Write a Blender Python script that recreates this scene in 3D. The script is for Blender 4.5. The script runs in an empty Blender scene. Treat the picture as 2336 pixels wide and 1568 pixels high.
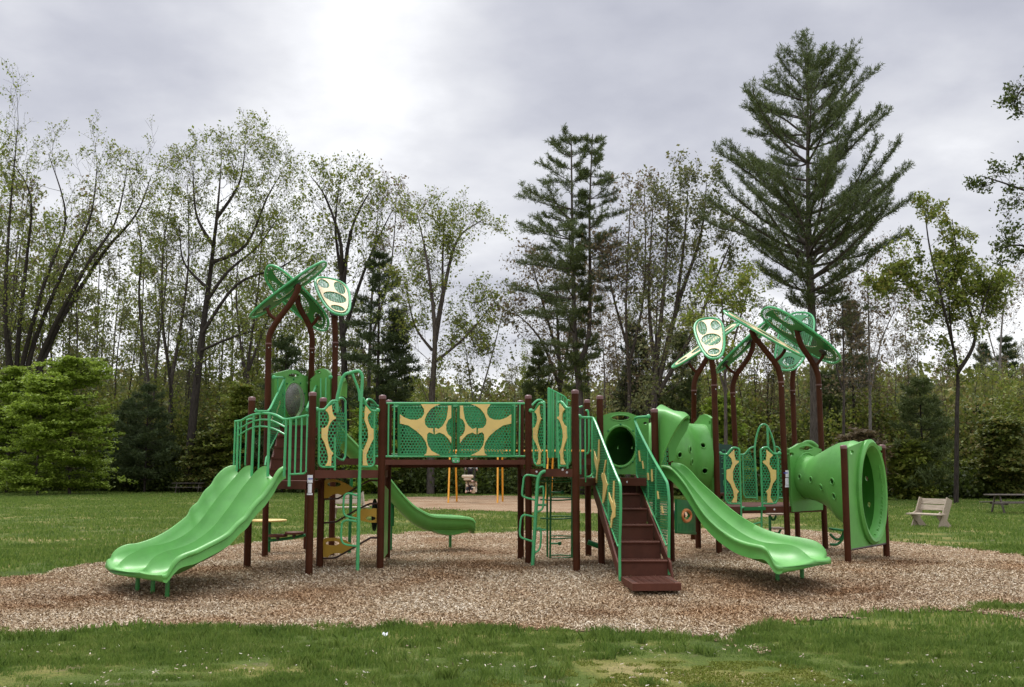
import bpy, bmesh, math, random
import numpy as np
from mathutils import Vector, Matrix

SC = bpy.context.scene
# ---------------------------------------------------------------- camera, world, sun, exposure
EYE, FOC, PITCH = 1.75, 2336.0, math.atan(288/2336)
cam_d = bpy.data.cameras.new('camera'); cam = bpy.data.objects.new('camera', cam_d)
SC.collection.objects.link(cam); SC.camera = cam
cam.location = (0, 0, EYE); cam.rotation_euler = (math.pi/2+PITCH, 0, 0)
cam_d.sensor_width = 36.0; cam_d.lens = 36.0; cam_d.clip_end = 2000; cam_d.clip_start = 0.1
SC.render.resolution_x = 1024; SC.render.resolution_y = 687

SUN_EL, SUN_AZ = math.radians(58), math.radians(-20)      # behind thin cloud, above and slightly beyond the playground
wd = bpy.data.worlds.new('World'); SC.world = wd; wd.use_nodes = True
nt = wd.node_tree; nt.nodes.clear()
def wn(t, **k):
    n = nt.nodes.new(t)
    for a, b in k.items(): setattr(n, a, b)
    return n
def wmath(op, a, b=None, clamp=False):
    n = wn('ShaderNodeMath', operation=op, use_clamp=clamp)
    for i, v in enumerate((a, b)):
        if v is None: continue
        if isinstance(v, (int, float)): n.inputs[i].default_value = v
        else: nt.links.new(v, n.inputs[i])
    return n.outputs[0]
out = wn('ShaderNodeOutputWorld'); bg = wn('ShaderNodeBackground')
sky = wn('ShaderNodeTexSky', sky_type='NISHITA', sun_disc=False, sun_elevation=SUN_EL, sun_rotation=SUN_AZ)
skyb = wn('ShaderNodeVectorMath', operation='SCALE'); skyb.inputs['Scale'].default_value = 0.10
nt.links.new(sky.outputs[0], skyb.inputs[0])
tc = wn('ShaderNodeTexCoord'); sep = wn('ShaderNodeSeparateXYZ'); nt.links.new(tc.outputs['Generated'], sep.inputs[0])
zc = wmath('MAXIMUM', sep.outputs[2], 0.0)
den = wmath('ADD', zc, 0.22)
cx = wmath('DIVIDE', sep.outputs[0], den); cy = wmath('DIVIDE', sep.outputs[1], den)
comb = wn('ShaderNodeCombineXYZ'); nt.links.new(cx, comb.inputs[0]); nt.links.new(cy, comb.inputs[1])
def wnoise(scale, det, rough, off):
    m = wn('ShaderNodeMapping'); m.inputs['Location'].default_value = off; nt.links.new(comb.outputs[0], m.inputs[0])
    n = wn('ShaderNodeTexNoise'); n.inputs['Scale'].default_value = scale; n.inputs['Detail'].default_value = det
    n.inputs['Roughness'].default_value = rough; nt.links.new(m.outputs[0], n.inputs[0]); return n.outputs[0]
n1 = wnoise(0.75, 5, 0.5, (3.1, 1.7, 0)); n2 = wnoise(2.3, 4, 0.5, (7.3, 2.2, 0))
# the thin place in the cloud the sun glows through, and the brighter band under the deck's edge
nrm = wn('ShaderNodeVectorMath', operation='DOT_PRODUCT'); nt.links.new(tc.outputs['Generated'], nrm.inputs[0])
sd = Vector((-0.15, 1.0, 0.44)).normalized(); nrm.inputs[1].default_value = sd
glow = wmath('POWER', wmath('MAXIMUM', nrm.outputs['Value'], 0), 110)
glow2 = wmath('POWER', wmath('MAXIMUM', nrm.outputs['Value'], 0), 12)
n3 = wnoise(6.0, 5, 0.6, (1.3, 9.2, 0))
mixn = wmath('ADD', wmath('ADD', wmath('MULTIPLY', n1, 0.62), wmath('MULTIPLY', n2, 0.28)), wmath('MULTIPLY', n3, 0.10))
v = wmath('ADD', wmath('MULTIPLY', wmath('SUBTRACT', mixn, 0.5), 2.9), 0.45)
v = wmath('ADD', v, wmath('MULTIPLY', glow, 0.50)); v = wmath('ADD', v, wmath('MULTIPLY', glow2, 0.14))
hz = wmath('POWER', wmath('SUBTRACT', 1.0, zc, True), 7)
v = wmath('ADD', v, wmath('MULTIPLY', hz, 1.25), True)
ramp = wn('ShaderNodeValToRGB'); nt.links.new(v, ramp.inputs[0])
cr = ramp.color_ramp; cr.elements[0].position = 0.1; cr.elements[0].color = (0.28, 0.29, 0.355, 1)
cr.elements[1].position = 1.0; cr.elements[1].color = (0.86, 0.865, 0.88, 1)
e = cr.elements.new(0.5); e.color = (0.46, 0.468, 0.52, 1)
e = cr.elements.new(0.75); e.color = (0.63, 0.635, 0.665, 1)
zen = wmath('ADD', 1.0, wmath('MULTIPLY', wmath('MINIMUM', wmath('MAXIMUM', wmath('SUBTRACT', zc, 0.45), 0.0), 0.5), 6.0))
cs = wn('ShaderNodeVectorMath', operation='SCALE'); nt.links.new(ramp.outputs[0], cs.inputs[0]); nt.links.new(zen, cs.inputs['Scale'])
mx = wn('ShaderNodeMix', data_type='RGBA'); mx.inputs[0].default_value = 0.95
nt.links.new(skyb.outputs[0], mx.inputs[6]); nt.links.new(cs.outputs[0], mx.inputs[7])
nt.links.new(mx.outputs[2], bg.inputs[0]); bg.inputs[1].default_value = 1.0
nt.links.new(bg.outputs[0], out.inputs[0])

sl = bpy.data.lights.new('sun', 'SUN'); so = bpy.data.objects.new('sun', sl); SC.collection.objects.link(so)
sl.energy = 1.5; sl.angle = math.radians(14); sl.color = (1, 0.97, 0.92)
sdir = Vector((math.sin(SUN_AZ)*math.cos(SUN_EL), math.cos(SUN_AZ)*math.cos(SUN_EL), math.sin(SUN_EL)))
so.rotation_euler = sdir.to_track_quat('Z', 'Y').to_euler(); so.location = (0, 10, 40)
SC.view_settings.view_transform = 'Standard'; SC.view_settings.look = 'None'
SC.view_settings.exposure = 0.42; SC.view_settings.gamma = 1.0
SC.render.engine = 'CYCLES'
SC.cycles.max_bounces = 8; SC.cycles.transparent_max_bounces = 24; SC.cycles.diffuse_bounces = 3
SC.cycles.use_adaptive_sampling = True

# ---------------------------------------------------------------- measuring: pixels of the photograph to points in the place
def ray(x, y):
    a = (x-1168)/FOC; b = -(y-784)/FOC
    return Vector((a, math.cos(PITCH)-b*math.sin(PITCH), math.sin(PITCH)+b*math.cos(PITCH)))
FR = dict(X=(0, 0, 1/0.8066), A1=(640, 1040, 5.0587), A2=(700, 1330, 5.059), B=(850, 1000, 2.45), C=(1440, 1060, 2.45),
          D=(1820, 1100, 2.7034), E=(2200, 1200, 3.356), F6=(1960, 1160, 3.565), L=(700, 720, 7.128), R=(1900, 860, 4.612),
          C3=(1420, 1080, 6.273), T=(280, 700, 2.904), S=(280, 1200, 2.904), Z8=(1240, 1260, 8.25), Z9=(1840, 1360, 6.535))
def px(fr, X, Y):
    if fr == 'X': return X, Y
    ox, oy, s = FR[fr]; return (ox+X/s)*0.80663, (oy+Y/s)*0.80663
def at(fr, X, Y, d):
    r = ray(*px(fr, X, Y)); t = d/r.y
    return Vector((r.x*t, d, EYE+r.z*t))
def smooth(a, b, x):
    t = min(1, max(0, (x-a)/(b-a))); return t*t*(3-2*t)
def hgt(x, y):
    h = -0.2*(1-smooth(15.3, 18.2, y))
    h -= 0.05*math.exp(-((x+5.9)**2+(y-15.6)**2)/1.2)+0.04*math.exp(-((x-4.9)**2+(y-16.3)**2)/1.0)
    return h
def ground(X, Y, fr='X'):
    r = ray(*px(fr, X, Y)); h = 0
    for _ in range(12):
        t = (h-EYE)/r.z; h = 0.5*h+0.5*hgt(r.x*t, r.y*t)
    return Vector((r.x*t, r.y*t, h))
class Plane:
    """a vertical plane through two points of the plan"""
    def __init__(s, a, b, off=0.0):
        a = Vector((a[0], a[1])); b = Vector((b[0], b[1])); s.d = (b-a).normalized(); s.n = Vector((s.d.y, -s.d.x))
        if s.n.y > 0: s.n = -s.n
        s.a = a+s.n*off; s.n3 = Vector((s.n.x, s.n.y, 0))
    def p(s, fr, X, Y):
        r = ray(*px(fr, X, Y)); t = s.a.dot(s.n)/(r.x*s.n.x+r.y*s.n.y)
        return Vector((r.x*t, r.y*t, EYE+r.z*t))
    def uv(s, v): return ((Vector((v.x, v.y))-s.a).dot(s.d), v.z)

# ---------------------------------------------------------------- mesh building
class MB:
    def __init__(s): s.v = []; s.f = []
    def add(s, vs, fs):
        o = len(s.v); s.v += [tuple(q) for q in vs]; s.f += [tuple(i+o for i in f) for f in fs]; return s
    def tube(s, pts, r, n=8, cap=True, sub=0, closed=False):
        pts = [Vector(p) for p in pts]
        if sub: pts = spline(pts, sub, closed)
        m = len(pts); rs = r if isinstance(r, (list, tuple)) else [r]*m
        if len(rs) != m: rs = list(np.interp(np.linspace(0, 1, m), np.linspace(0, 1, len(rs)), rs))
        vs = []; prev = None
        for i, p in enumerate(pts):
            if closed: t = (pts[(i+1) % m]-pts[i-1]).normalized()
            else: t = (pts[min(i+1, m-1)]-pts[max(i-1, 0)])
            t = t.normalized() if t.length > 1e-9 else Vector((0, 0, 1))
            if prev is None:
                u = t.orthogonal().normalized()
            else:
                u = prev-t*prev.dot(t)
                u = u.normalized() if u.length > 1e-6 else t.orthogonal().normalized()
            prev = u; w = t.cross(u)
            for k in range(n):
                a = 2*math.pi*k/n; vs.append(p+(u*math.cos(a)+w*math.sin(a))*rs[i])
        fs = []
        for i in range(m if closed else m-1):
            j = (i+1) % m
            for k in range(n): fs.append((i*n+k, i*n+(k+1) % n, j*n+(k+1) % n, j*n+k))
        if cap and not closed:
            fs.append(tuple(range(n-1, -1, -1))); fs.append(tuple((m-1)*n+k for k in range(n)))
        return s.add(vs, fs)
    def box(s, c, size, rz=0.0, rx=0.0, ry=0.0, bev=0.0):
        M = Matrix.Translation(Vector(c)) @ Matrix.Rotation(rz, 4, 'Z') @ Matrix.Rotation(rx, 4, 'X') @ Matrix.Rotation(ry, 4, 'Y')
        a, b, e = (q/2 for q in size); k = min(bev, a*0.9, b*0.9, e*0.9)
        if k <= 0:
            vs = [(x, y, z) for x in (-a, a) for y in (-b, b) for z in (-e, e)]
            fs = [(0, 1, 3, 2), (4, 6, 7, 5), (0, 4, 5, 1), (2, 3, 7, 6), (0, 2, 6, 4), (1, 5, 7, 3)]
            return s.add([M @ Vector(q) for q in vs], fs)
        bm = bmesh.new(); bmesh.ops.create_cube(bm, size=1)
        for q in bm.verts: q.co = Vector((q.co.x*2*a, q.co.y*2*b, q.co.z*2*e))
        bmesh.ops.bevel(bm, geom=bm.edges[:], offset=k, segments=2, profile=0.5, affect='EDGES')
        bm.verts.index_update(); s.add([M @ q.co for q in bm.verts], [[q.index for q in f.verts] for f in bm.faces]); bm.free(); return s
    def ball(s, c, r, n=8, sz=1.0):
        vs = []; m = n//2+1; c = Vector(c)
        for i in range(m+1):
            th = math.pi*i/m
            for k in range(n):
                a = 2*math.pi*k/n; vs.append(c+Vector((math.sin(th)*math.cos(a)*r, math.sin(th)*math.sin(a)*r, math.cos(th)*r*sz)))
        fs = [(i*n+k, (i+1)*n+k, (i+1)*n+(k+1) % n, i*n+(k+1) % n) for i in range(m) for k in range(n)]
        return s.add(vs, fs)
    def flat(s, outer, holes, nrm, th, bev=0.0):
        """a sheet cut to an outline, with holes, of real thickness"""
        bm = bmesh.new(); es = []
        for lp in [outer]+list(holes):
            vs = [bm.verts.new(q) for q in lp]
            for i in range(len(vs)): es.append(bm.edges.new((vs[i], vs[(i+1) % len(vs)])))
        bmesh.ops.triangle_fill(bm, use_beauty=True, use_dissolve=False, edges=es, normal=Vector(nrm))
        n = Vector(nrm).normalized()
        r = bmesh.ops.extrude_face_region(bm, geom=bm.faces[:])
        bmesh.ops.translate(bm, verts=[q for q in r['geom'] if isinstance(q, bmesh.types.BMVert)], vec=n*th)
        bmesh.ops.translate(bm, verts=bm.verts[:], vec=-n*th/2)
        bmesh.ops.recalc_face_normals(bm, faces=bm.faces[:])
        bm.verts.index_update(); s.add([q.co.copy() for q in bm.verts], [[q.index for q in f.verts] for f in bm.faces]); bm.free(); return s
    def grid(s, rows, closed_u=False, closed_v=False):
        m = len(rows); n = len(rows[0]); vs = [q for r in rows for q in r]; fs = []
        for i in range(m if closed_u else m-1):
            for k in range(n if closed_v else n-1):
                a, b = i*n+k, i*n+(k+1) % n; c, d = ((i+1) % m)*n+(k+1) % n, ((i+1) % m)*n+k
                fs.append((a, b, c, d))
        return s.add(vs, fs)
    def build(s, name, mat, parent=None, smooth_=True, loc=None, uvplane=None, angle=40, label=None):
        me = bpy.data.meshes.new(name)
        o = Vector(loc) if loc is not None else (Vector(parent.matrix_world.translation) if parent else Vector((0, 0, 0)))
        me.from_pydata([(q[0]-o.x, q[1]-o.y, q[2]-o.z) for q in s.v], [], s.f); me.update()
        bm = bmesh.new(); bm.from_mesh(me); bmesh.ops.recalc_face_normals(bm, faces=bm.faces[:])
        if smooth_:
            ca = math.radians(angle)
            for f in bm.faces: f.smooth = True
            for e_ in bm.edges:
                if len(e_.link_faces) == 2 and e_.calc_face_angle(0) > ca: e_.smooth = False
        if uvplane:
            uvl = bm.loops.layers.uv.new('UVMap')
            for f in bm.faces:
                for l in f.loops: l[uvl].uv = uvplane(l.vert.co+o)
        bm.to_mesh(me); bm.free()
        ob = bpy.data.objects.new(name, me); SC.collection.objects.link(ob)
        me.materials.append(mat)
        if parent:
            ob.parent = parent
            if loc is not None: ob.location = o-Vector(parent.matrix_world.translation)
        else: ob.location = o
        if label: ob['label'] = label
        return ob
def spline(pts, n, closed=False):
    P = [Vector(p) for p in pts]; m = len(P); o = []
    for i in range(m if closed else m-1):
        if closed: a, b, c, d = P[i-1], P[i], P[(i+1) % m], P[(i+2) % m]
        else: a, b, c, d = P[max(i-1, 0)], P[i], P[i+1], P[min(i+2, m-1)]
        for k in range(n):
            t = k/n
            o.append(0.5*((2*b)+(c-a)*t+(2*a-5*b+4*c-d)*t*t+(3*b-a-3*c+d)*t**3))
    if not closed: o.append(P[-1])
    return o
def thing(name, label, cat, loc=(0, 0, 0), group=None, rz=0.0):
    o = bpy.data.objects.new(name, None); SC.collection.objects.link(o); o.location = loc; o.rotation_euler = (0, 0, rz)
    o.empty_display_size = 0.2
    o['label'] = label; o['category'] = cat
    if group: o['group'] = group
    o.matrix_world = Matrix.Translation(Vector(loc)) @ Matrix.Rotation(rz, 4, 'Z')
    return o
def tag(o, label, cat, group=None, kind=None):
    if label: o['label'] = label
    if cat: o['category'] = cat
    if group: o['group'] = group
    if kind: o['kind'] = kind
    return o
def big_mesh(name, verts, faces, mat, parent=None, loc=(0, 0, 0), nside=4):
    """numpy: verts (N,3), faces (M,nside)"""
    me = bpy.data.meshes.new(name); verts = np.asarray(verts, dtype=np.float32); faces = np.asarray(faces, dtype=np.int32)
    me.vertices.add(len(verts)); me.vertices.foreach_set('co', verts.ravel())
    k = faces.shape[1]; me.loops.add(faces.size); me.loops.foreach_set('vertex_index', faces.ravel())
    me.polygons.add(len(faces)); me.polygons.foreach_set('loop_start', np.arange(0, faces.size, k, dtype=np.int32))
    me.polygons.foreach_set('loop_total', np.full(len(faces), k, dtype=np.int32)); me.update(calc_edges=True)
    me.materials.append(mat)
    ob = bpy.data.objects.new(name, me); SC.collection.objects.link(ob); ob.location = loc
    if parent: ob.parent = parent
    return ob

# ---------------------------------------------------------------- materials
def mat(name):
    m = bpy.data.materials.new(name); m.use_nodes = True; t = m.node_tree
    b = t.nodes['Principled BSDF']; return m, t, b
def N(t, ty, **k):
    n = t.nodes.new(ty)
    for a, b in k.items():
        if a in n.inputs.keys() if isinstance(a, str) else False: n.inputs[a].default_value = b
        else: setattr(n, a, b)
    return n
def noise(t, scale, det=4, rough=0.5, coord='Object', stretch=None):
    tc_ = t.nodes.new('ShaderNodeTexCoord'); src = tc_.outputs[coord]
    if coord == 'World':
        pass
    if stretch:
        mp = t.nodes.new('ShaderNodeMapping'); mp.inputs['Scale'].default_value = stretch; t.links.new(src, mp.inputs[0]); src = mp.outputs[0]
    n = t.nodes.new('ShaderNodeTexNoise'); n.inputs['Scale'].default_value = scale; n.inputs['Detail'].default_value = det
    n.inputs['Roughness'].default_value = rough; t.links.new(src, n.inputs[0]); return n.outputs[0]
def rampn(t, src, stops):
    r = t.nodes.new('ShaderNodeValToRGB'); t.links.new(src, r.inputs[0]); c = r.color_ramp
    while len(c.elements) > 2: c.elements.remove(c.elements[-1])
    c.elements[0].position, c.elements[0].color = stops[0][0], (*stops[0][1], 1)
    c.elements[1].position, c.elements[1].color = stops[-1][0], (*stops[-1][1], 1)
    for p, q in stops[1:-1]:
        e_ = c.elements.new(p); e_.color = (*q, 1)
    return r.outputs[0]
def mixc(t, f, a, b, mode='MIX'):
    n = t.nodes.new('ShaderNodeMix'); n.data_type = 'RGBA'; n.blend_type = mode
    for i, v in ((0, f), (6, a), (7, b)):
        if isinstance(v, (int, float)): n.inputs[i].default_value = v
        elif isinstance(v, tuple): n.inputs[i].default_value = (*v, 1)
        else: t.links.new(v, n.inputs[i])
    return n.outputs[2]
def mth(t, op, a, b=None, clamp=False):
    n = t.nodes.new('ShaderNodeMath'); n.operation = op; n.use_clamp = clamp
    for i, v in enumerate((a, b)):
        if v is None: continue
        if isinstance(v, (int, float)): n.inputs[i].default_value = v
        else: t.links.new(v, n.inputs[i])
    return n.outputs[0]
def bump(t, b, src, st, dist=0.02):
    n = t.nodes.new('ShaderNodeBump'); n.inputs['Strength'].default_value = st; n.inputs['Distance'].default_value = dist
    t.links.new(src, n.inputs['Height']); t.links.new(n.outputs[0], b.inputs['Normal'])
def painted(name, c, rough=0.4, var=0.12, bs=0.0, dirt=None, spec=0.5):
    m, t, b = mat(name)
    n1_ = noise(t, 3.0, 5, 0.6); n2_ = noise(t, 40, 3, 0.6)
    dk = tuple(q*(1-var*1.6) for q in c); lt = tuple(min(1, q*(1+var)) for q in c)
    col = rampn(t, n1_, [(0.3, dk), (0.5, c), (0.72, lt)])
    if dirt:
        sp = mth(t, 'GREATER_THAN', noise(t, 55, 6, 0.75), 0.66)
        col = mixc(t, mth(t, 'MULTIPLY', sp, 0.35), col, dirt)
        st = rampn(t, noise(t, 2.2, 6, 0.7, stretch=(1, 1, 0.3)), [(0.5, (0, 0, 0)), (0.75, (1, 1, 1))])
        col = mixc(t, mth(t, 'MULTIPLY', st, 0.22), col, dirt)
    t.links.new(col, b.inputs['Base Color']); b.inputs['Specular IOR Level'].default_value = spec
    rr = mth(t, 'ADD', mth(t, 'MULTIPLY', n2_, 0.2), rough-0.1); t.links.new(rr, b.inputs['Roughness'])
    if bs: bump(t, b, n2_, bs, 0.01)
    return m
def perforated(name, c, a, r, rough=0.45):
    """sheet metal punched with round holes in a honeycomb pattern; uv is in metres"""
    m, t, b = mat(name)
    uv = t.nodes.new('ShaderNodeUVMap'); s = t.nodes.new('ShaderNodeSeparateXYZ'); t.links.new(uv.outputs[0], s.inputs[0])
    def cell(ox, oy):
        u = mth(t, 'SUBTRACT', mth(t, 'FLOORED_MODULO', mth(t, 'ADD', s.outputs[0], ox), a), a/2)
        v_ = mth(t, 'SUBTRACT', mth(t, 'FLOORED_MODULO', mth(t, 'ADD', s.outputs[1], oy), a*1.732), a*0.866)
        return mth(t, 'SQRT', mth(t, 'ADD', mth(t, 'MULTIPLY', u, u), mth(t, 'MULTIPLY', v_, v_)))
    d = mth(t, 'MINIMUM', cell(0, 0), cell(a/2, a*0.866)); hole = mth(t, 'LESS_THAN', d, r)
    col = rampn(t, noise(t, 6, 4), [(0.3, tuple(q*0.85 for q in c)), (0.7, tuple(q*1.1 for q in c))])
    t.links.new(col, b.inputs['Base Color']); b.inputs['Roughness'].default_value = rough
    tr = t.nodes.new('ShaderNodeBsdfTransparent'); ms = t.nodes.new('ShaderNodeMixShader'); o = t.nodes['Material Output']
    t.links.new(hole, ms.inputs[0]); t.links.new(b.outputs[0], ms.inputs[1]); t.links.new(tr.outputs[0], ms.inputs[2]); t.links.new(ms.outputs[0], o.inputs[0])
    return m
def leafmat(name, cols, rough=0.55, trans=0.38, ns=0.35, nw=0.4):
    m, t, b = mat(name)
    g = t.nodes.new('ShaderNodeNewGeometry')
    big = noise(t, ns, 3, 0.6)
    f = mth(t, 'ADD', mth(t, 'MULTIPLY', g.outputs['Random Per Island'], 1-nw), mth(t, 'MULTIPLY', big, nw))
    col = rampn(t, f, [(0.12+0.76*i/(len(cols)-1), c) for i, c in enumerate(cols)])
    t.links.new(col, b.inputs['Base Color']); b.inputs['Roughness'].default_value = rough; b.inputs['Specular IOR Level'].default_value = 0.3
    tl = t.nodes.new('ShaderNodeBsdfTranslucent'); t.links.new(mixc(t, 0.5, col, (0.5, 0.62, 0.08), 'MULTIPLY') if False else col, tl.inputs[0])
    ms = t.nodes.new('ShaderNodeMixShader'); ms.inputs[0].default_value = trans; o = t.nodes['Material Output']
    t.links.new(b.outputs[0], ms.inputs[1]); t.links.new(tl.outputs[0], ms.inputs[2]); t.links.new(ms.outputs[0], o.inputs[0])
    return m
def bark(name, a, c):
    m, t, b = mat(name)
    n_ = noise(t, 5, 8, 0.7, stretch=(3, 3, 0.5))
    t.links.new(rampn(t, n_, [(0.32, a), (0.68, c)]), b.inputs['Base Color']); b.inputs['Roughness'].default_value = 0.95
    b.inputs['Specular IOR Level'].default_value = 0.15
    bump(t, b, n_, 0.6, 0.04)
    return m
def wood(name, a, c):
    m, t, b = mat(name)
    n_ = noise(t, 6, 8, 0.65, stretch=(0.6, 6, 6))
    t.links.new(rampn(t, n_, [(0.3, a), (0.7, c)]), b.inputs['Base Color']); b.inputs['Roughness'].default_value = 0.85
    bump(t, b, n_, 0.3, 0.01)
    return m
M = {}
M['slide'] = painted('moulded green plastic', (0.115, 0.365, 0.07), 0.42, 0.09, 0.05, (0.20, 0.40, 0.15), 0.38)
M['tubeg'] = painted('mint green painted steel', (0.075, 0.41, 0.15), 0.32, 0.08)
M['sheetg'] = painted('green painted sheet', (0.018, 0.18, 0.05), 0.4, 0.08, spec=0.3)
M['brown'] = painted('brown coated steel post', (0.062, 0.019, 0.007), 0.55, 0.18, 0.15, (0.09, 0.03, 0.015), 0.12)
M['deck'] = painted('brown coated deck', (0.105, 0.036, 0.021), 0.6, 0.15, 0.2, (0.17, 0.08, 0.06), 0.2)
M['rod'] = painted('dark brown rod', (0.05, 0.025, 0.02), 0.35)
M['tan'] = painted('tan plastic sheet', (0.80, 0.58, 0.19), 0.45, 0.06)
M['cream_sheet'] = painted('cream plastic sheet', (0.80, 0.63, 0.34), 0.45, 0.06)
M['gold'] = painted('ochre yellow plastic sheet', (0.46, 0.27, 0.03), 0.45, 0.08)
M['black'] = painted('black rubber', (0.012, 0.012, 0.012), 0.5)
M['perf'] = perforated('punched green sheet', (0.028, 0.28, 0.095), 0.058, 0.0212)
M['perf_fine'] = perforated('finely punched green sheet', (0.03, 0.29, 0.10), 0.050, 0.0182)
M['perf_wide'] = perforated('widely punched green sheet', (0.035, 0.30, 0.105), 0.064, 0.0235)
M['perf_leaf'] = perforated('punched roof leaf sheet', (0.034, 0.27, 0.105), 0.062, 0.0262)
M['bolt'] = painted('galvanised bolt head', (0.55, 0.55, 0.55), 0.3)
M['white'] = painted('white sticker', (0.78, 0.78, 0.8), 0.4, 0.03)
M['blue'] = painted('blue sticker print', (0.05, 0.07, 0.45), 0.4, 0.03)
M['orange'] = painted('orange plastic ring', (0.75, 0.26, 0.08), 0.4)
M['red'] = painted('red knob', (0.35, 0.02, 0.01), 0.4)
M['dgreen'] = painted('dark green play panel', (0.012, 0.06, 0.04), 0.4)
M['yellowsteel'] = painted('orange yellow painted steel', (0.80, 0.36, 0.03), 0.4, 0.05)
M['greywood'] = wood('weathered grey planks', (0.25, 0.195, 0.135), (0.48, 0.40, 0.30))
M['darkwood'] = wood('dark weathered planks', (0.05, 0.04, 0.032), (0.17, 0.14, 0.115))
M['cream'] = painted('cream plastic seat', (0.62, 0.50, 0.36), 0.5)
M['skin'] = painted('skin', (0.55, 0.30, 0.22), 0.5, 0.05)
M['shirt'] = painted('pale cloth', (0.62, 0.66, 0.66), 0.8, 0.06)
M['cloth'] = painted('black cloth', (0.012, 0.012, 0.016), 0.8, 0.1)
M['hair'] = painted('dark brown hair', (0.03, 0.015, 0.008), 0.6, 0.2)
m_, t_, b_ = mat('smoky clear bubble'); M['bubble'] = m_
b_.inputs['Base Color'].default_value = (0.28, 0.27, 0.23, 1); b_.inputs['Roughness'].default_value = 0.25
t_.links.new(mth(t_, 'ADD', mth(t_, 'MULTIPLY', noise(t_, 5, 5, 0.6), 0.5), 0.3), b_.inputs['Alpha'])
M['bark'] = bark('grey brown bark', (0.035, 0.028, 0.024), (0.15, 0.125, 0.105))
M['barkdark'] = bark('dark bark', (0.016, 0.013, 0.011), (0.07, 0.058, 0.048))
M['barkpale'] = bark('pale grey bark', (0.10, 0.09, 0.08), (0.30, 0.27, 0.235))
M['leaf_maple'] = leafmat('young maple leaves', [(0.09, 0.125, 0.02), (0.17, 0.22, 0.03), (0.26, 0.30, 0.05), (0.24, 0.19, 0.05)])
M['leaf_far'] = leafmat('grey green budding leaves', [(0.09, 0.11, 0.04), (0.16, 0.18, 0.06), (0.25, 0.22, 0.09)])
M['leaf_red'] = leafmat('reddish brown budding leaves', [(0.13, 0.10, 0.055), (0.21, 0.15, 0.085), (0.22, 0.20, 0.08)])
M['leaf_bright'] = leafmat('fresh bright green leaves', [(0.14, 0.21, 0.022), (0.26, 0.36, 0.04), (0.40, 0.50, 0.09)], 0.5, 0.45)
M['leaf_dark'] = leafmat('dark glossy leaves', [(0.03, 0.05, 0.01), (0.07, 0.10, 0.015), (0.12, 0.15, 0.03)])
M['needle'] = leafmat('pine needles', [(0.055, 0.08, 0.025), (0.105, 0.14, 0.042), (0.17, 0.20, 0.07)], 0.6, 0.15)
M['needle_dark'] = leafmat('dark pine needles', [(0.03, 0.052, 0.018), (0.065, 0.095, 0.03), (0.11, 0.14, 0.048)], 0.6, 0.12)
M['under'] = leafmat('undergrowth leaves', [(0.06, 0.09, 0.02), (0.12, 0.15, 0.03), (0.20, 0.22, 0.045), (0.24, 0.16, 0.06)])
M['under2'] = leafmat('woodland leaves', [(0.10, 0.13, 0.04), (0.18, 0.21, 0.05), (0.27, 0.27, 0.07), (0.30, 0.21, 0.09)])
# ---------------------------------------------------------------- the ground: lawn, wood chip beds, grass
nr = np.random.default_rng(11)
def hgt_np(x, y):
    t = np.clip((y-15.3)/2.9, 0, 1); t = t*t*(3-2*t)
    return -0.2*(1-t)-0.05*np.exp(-((x+5.9)**2+(y-15.6)**2)/1.2)-0.04*np.exp(-((x-4.9)**2+(y-16.3)**2)/1.0)
def inside(poly, x, y):
    r = np.zeros(x.shape, bool); n = len(poly)
    for i in range(n):
        x1, y1 = poly[i]; x2, y2 = poly[(i+1) % n]
        if y1 == y2: continue
        c = ((y1 > y) != (y2 > y)) & (x < (x2-x1)*(y-y1)/(y2-y1)+x1); r ^= c
    return r
def wob(x, y, s=1.0):
    return (np.sin(x*1.7*s+y*0.9*s)+np.sin(x*4.1*s-y*3.3*s+1.3)*0.5+np.sin(x*9.3*s+y*7.7*s+0.4)*0.3+np.sin(y*15*s-x*13*s)*0.2)
bed_px = [(-350, 1345), (-160, 1330), (0, 1322), (90, 1308), (180, 1296), (290, 1278), (420, 1258), (570, 1240), (700, 1230), (860, 1222), (960, 1214), (1080, 1220), (1190, 1213),
          (1440, 1214), (1600, 1206), (1760, 1204), (1900, 1218), (2040, 1238), (2130, 1247), (2240, 1258), (2336, 1268), (2560, 1290), (2800, 1330),
          (2600, 1372), (2336, 1420), (2230, 1398), (2140, 1394), (2040, 1402), (1960, 1406), (1880, 1412), (1800, 1424), (1740, 1438), (1710, 1452),
          (1660, 1458), (1600, 1452), (1500, 1446), (1400, 1440), (1300, 1438), (1168, 1436), (1000, 1440), (860, 1436), (760, 1434), (640, 1434),
          (560, 1430), (470, 1424), (410, 1432), (330, 1428), (270, 1436), (200, 1442), (90, 1446), (0, 1440), (-160, 1442), (-420, 1440)]
bed = [tuple(ground(x, y)[:2]) for x, y in bed_px]
swing_px = [(780, 1150), (840, 1142), (930, 1135), (1040, 1133), (1110, 1131), (1200, 1132), (1300, 1137), (1420, 1141), (1560, 1148), (1700, 1163), (1760, 1175), (1700, 1188), (1600, 1184),
            (1480, 1176), (1330, 1170), (1180, 1168), (1060, 1165), (960, 1161), (860, 1156)]
sbed = [tuple(ground(x, y)[:2]) for x, y in swing_px]
def in_bed(x, y): return inside(bed, x+0.12*wob(x, y, 2.1), y+0.17*wob(y, x, 1.7)+0.06*wob(x, y, 6.0))
def in_sbed(x, y): return inside(sbed, x+0.3*wob(x, y, .8), y+0.5*wob(y, x, .7))
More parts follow.
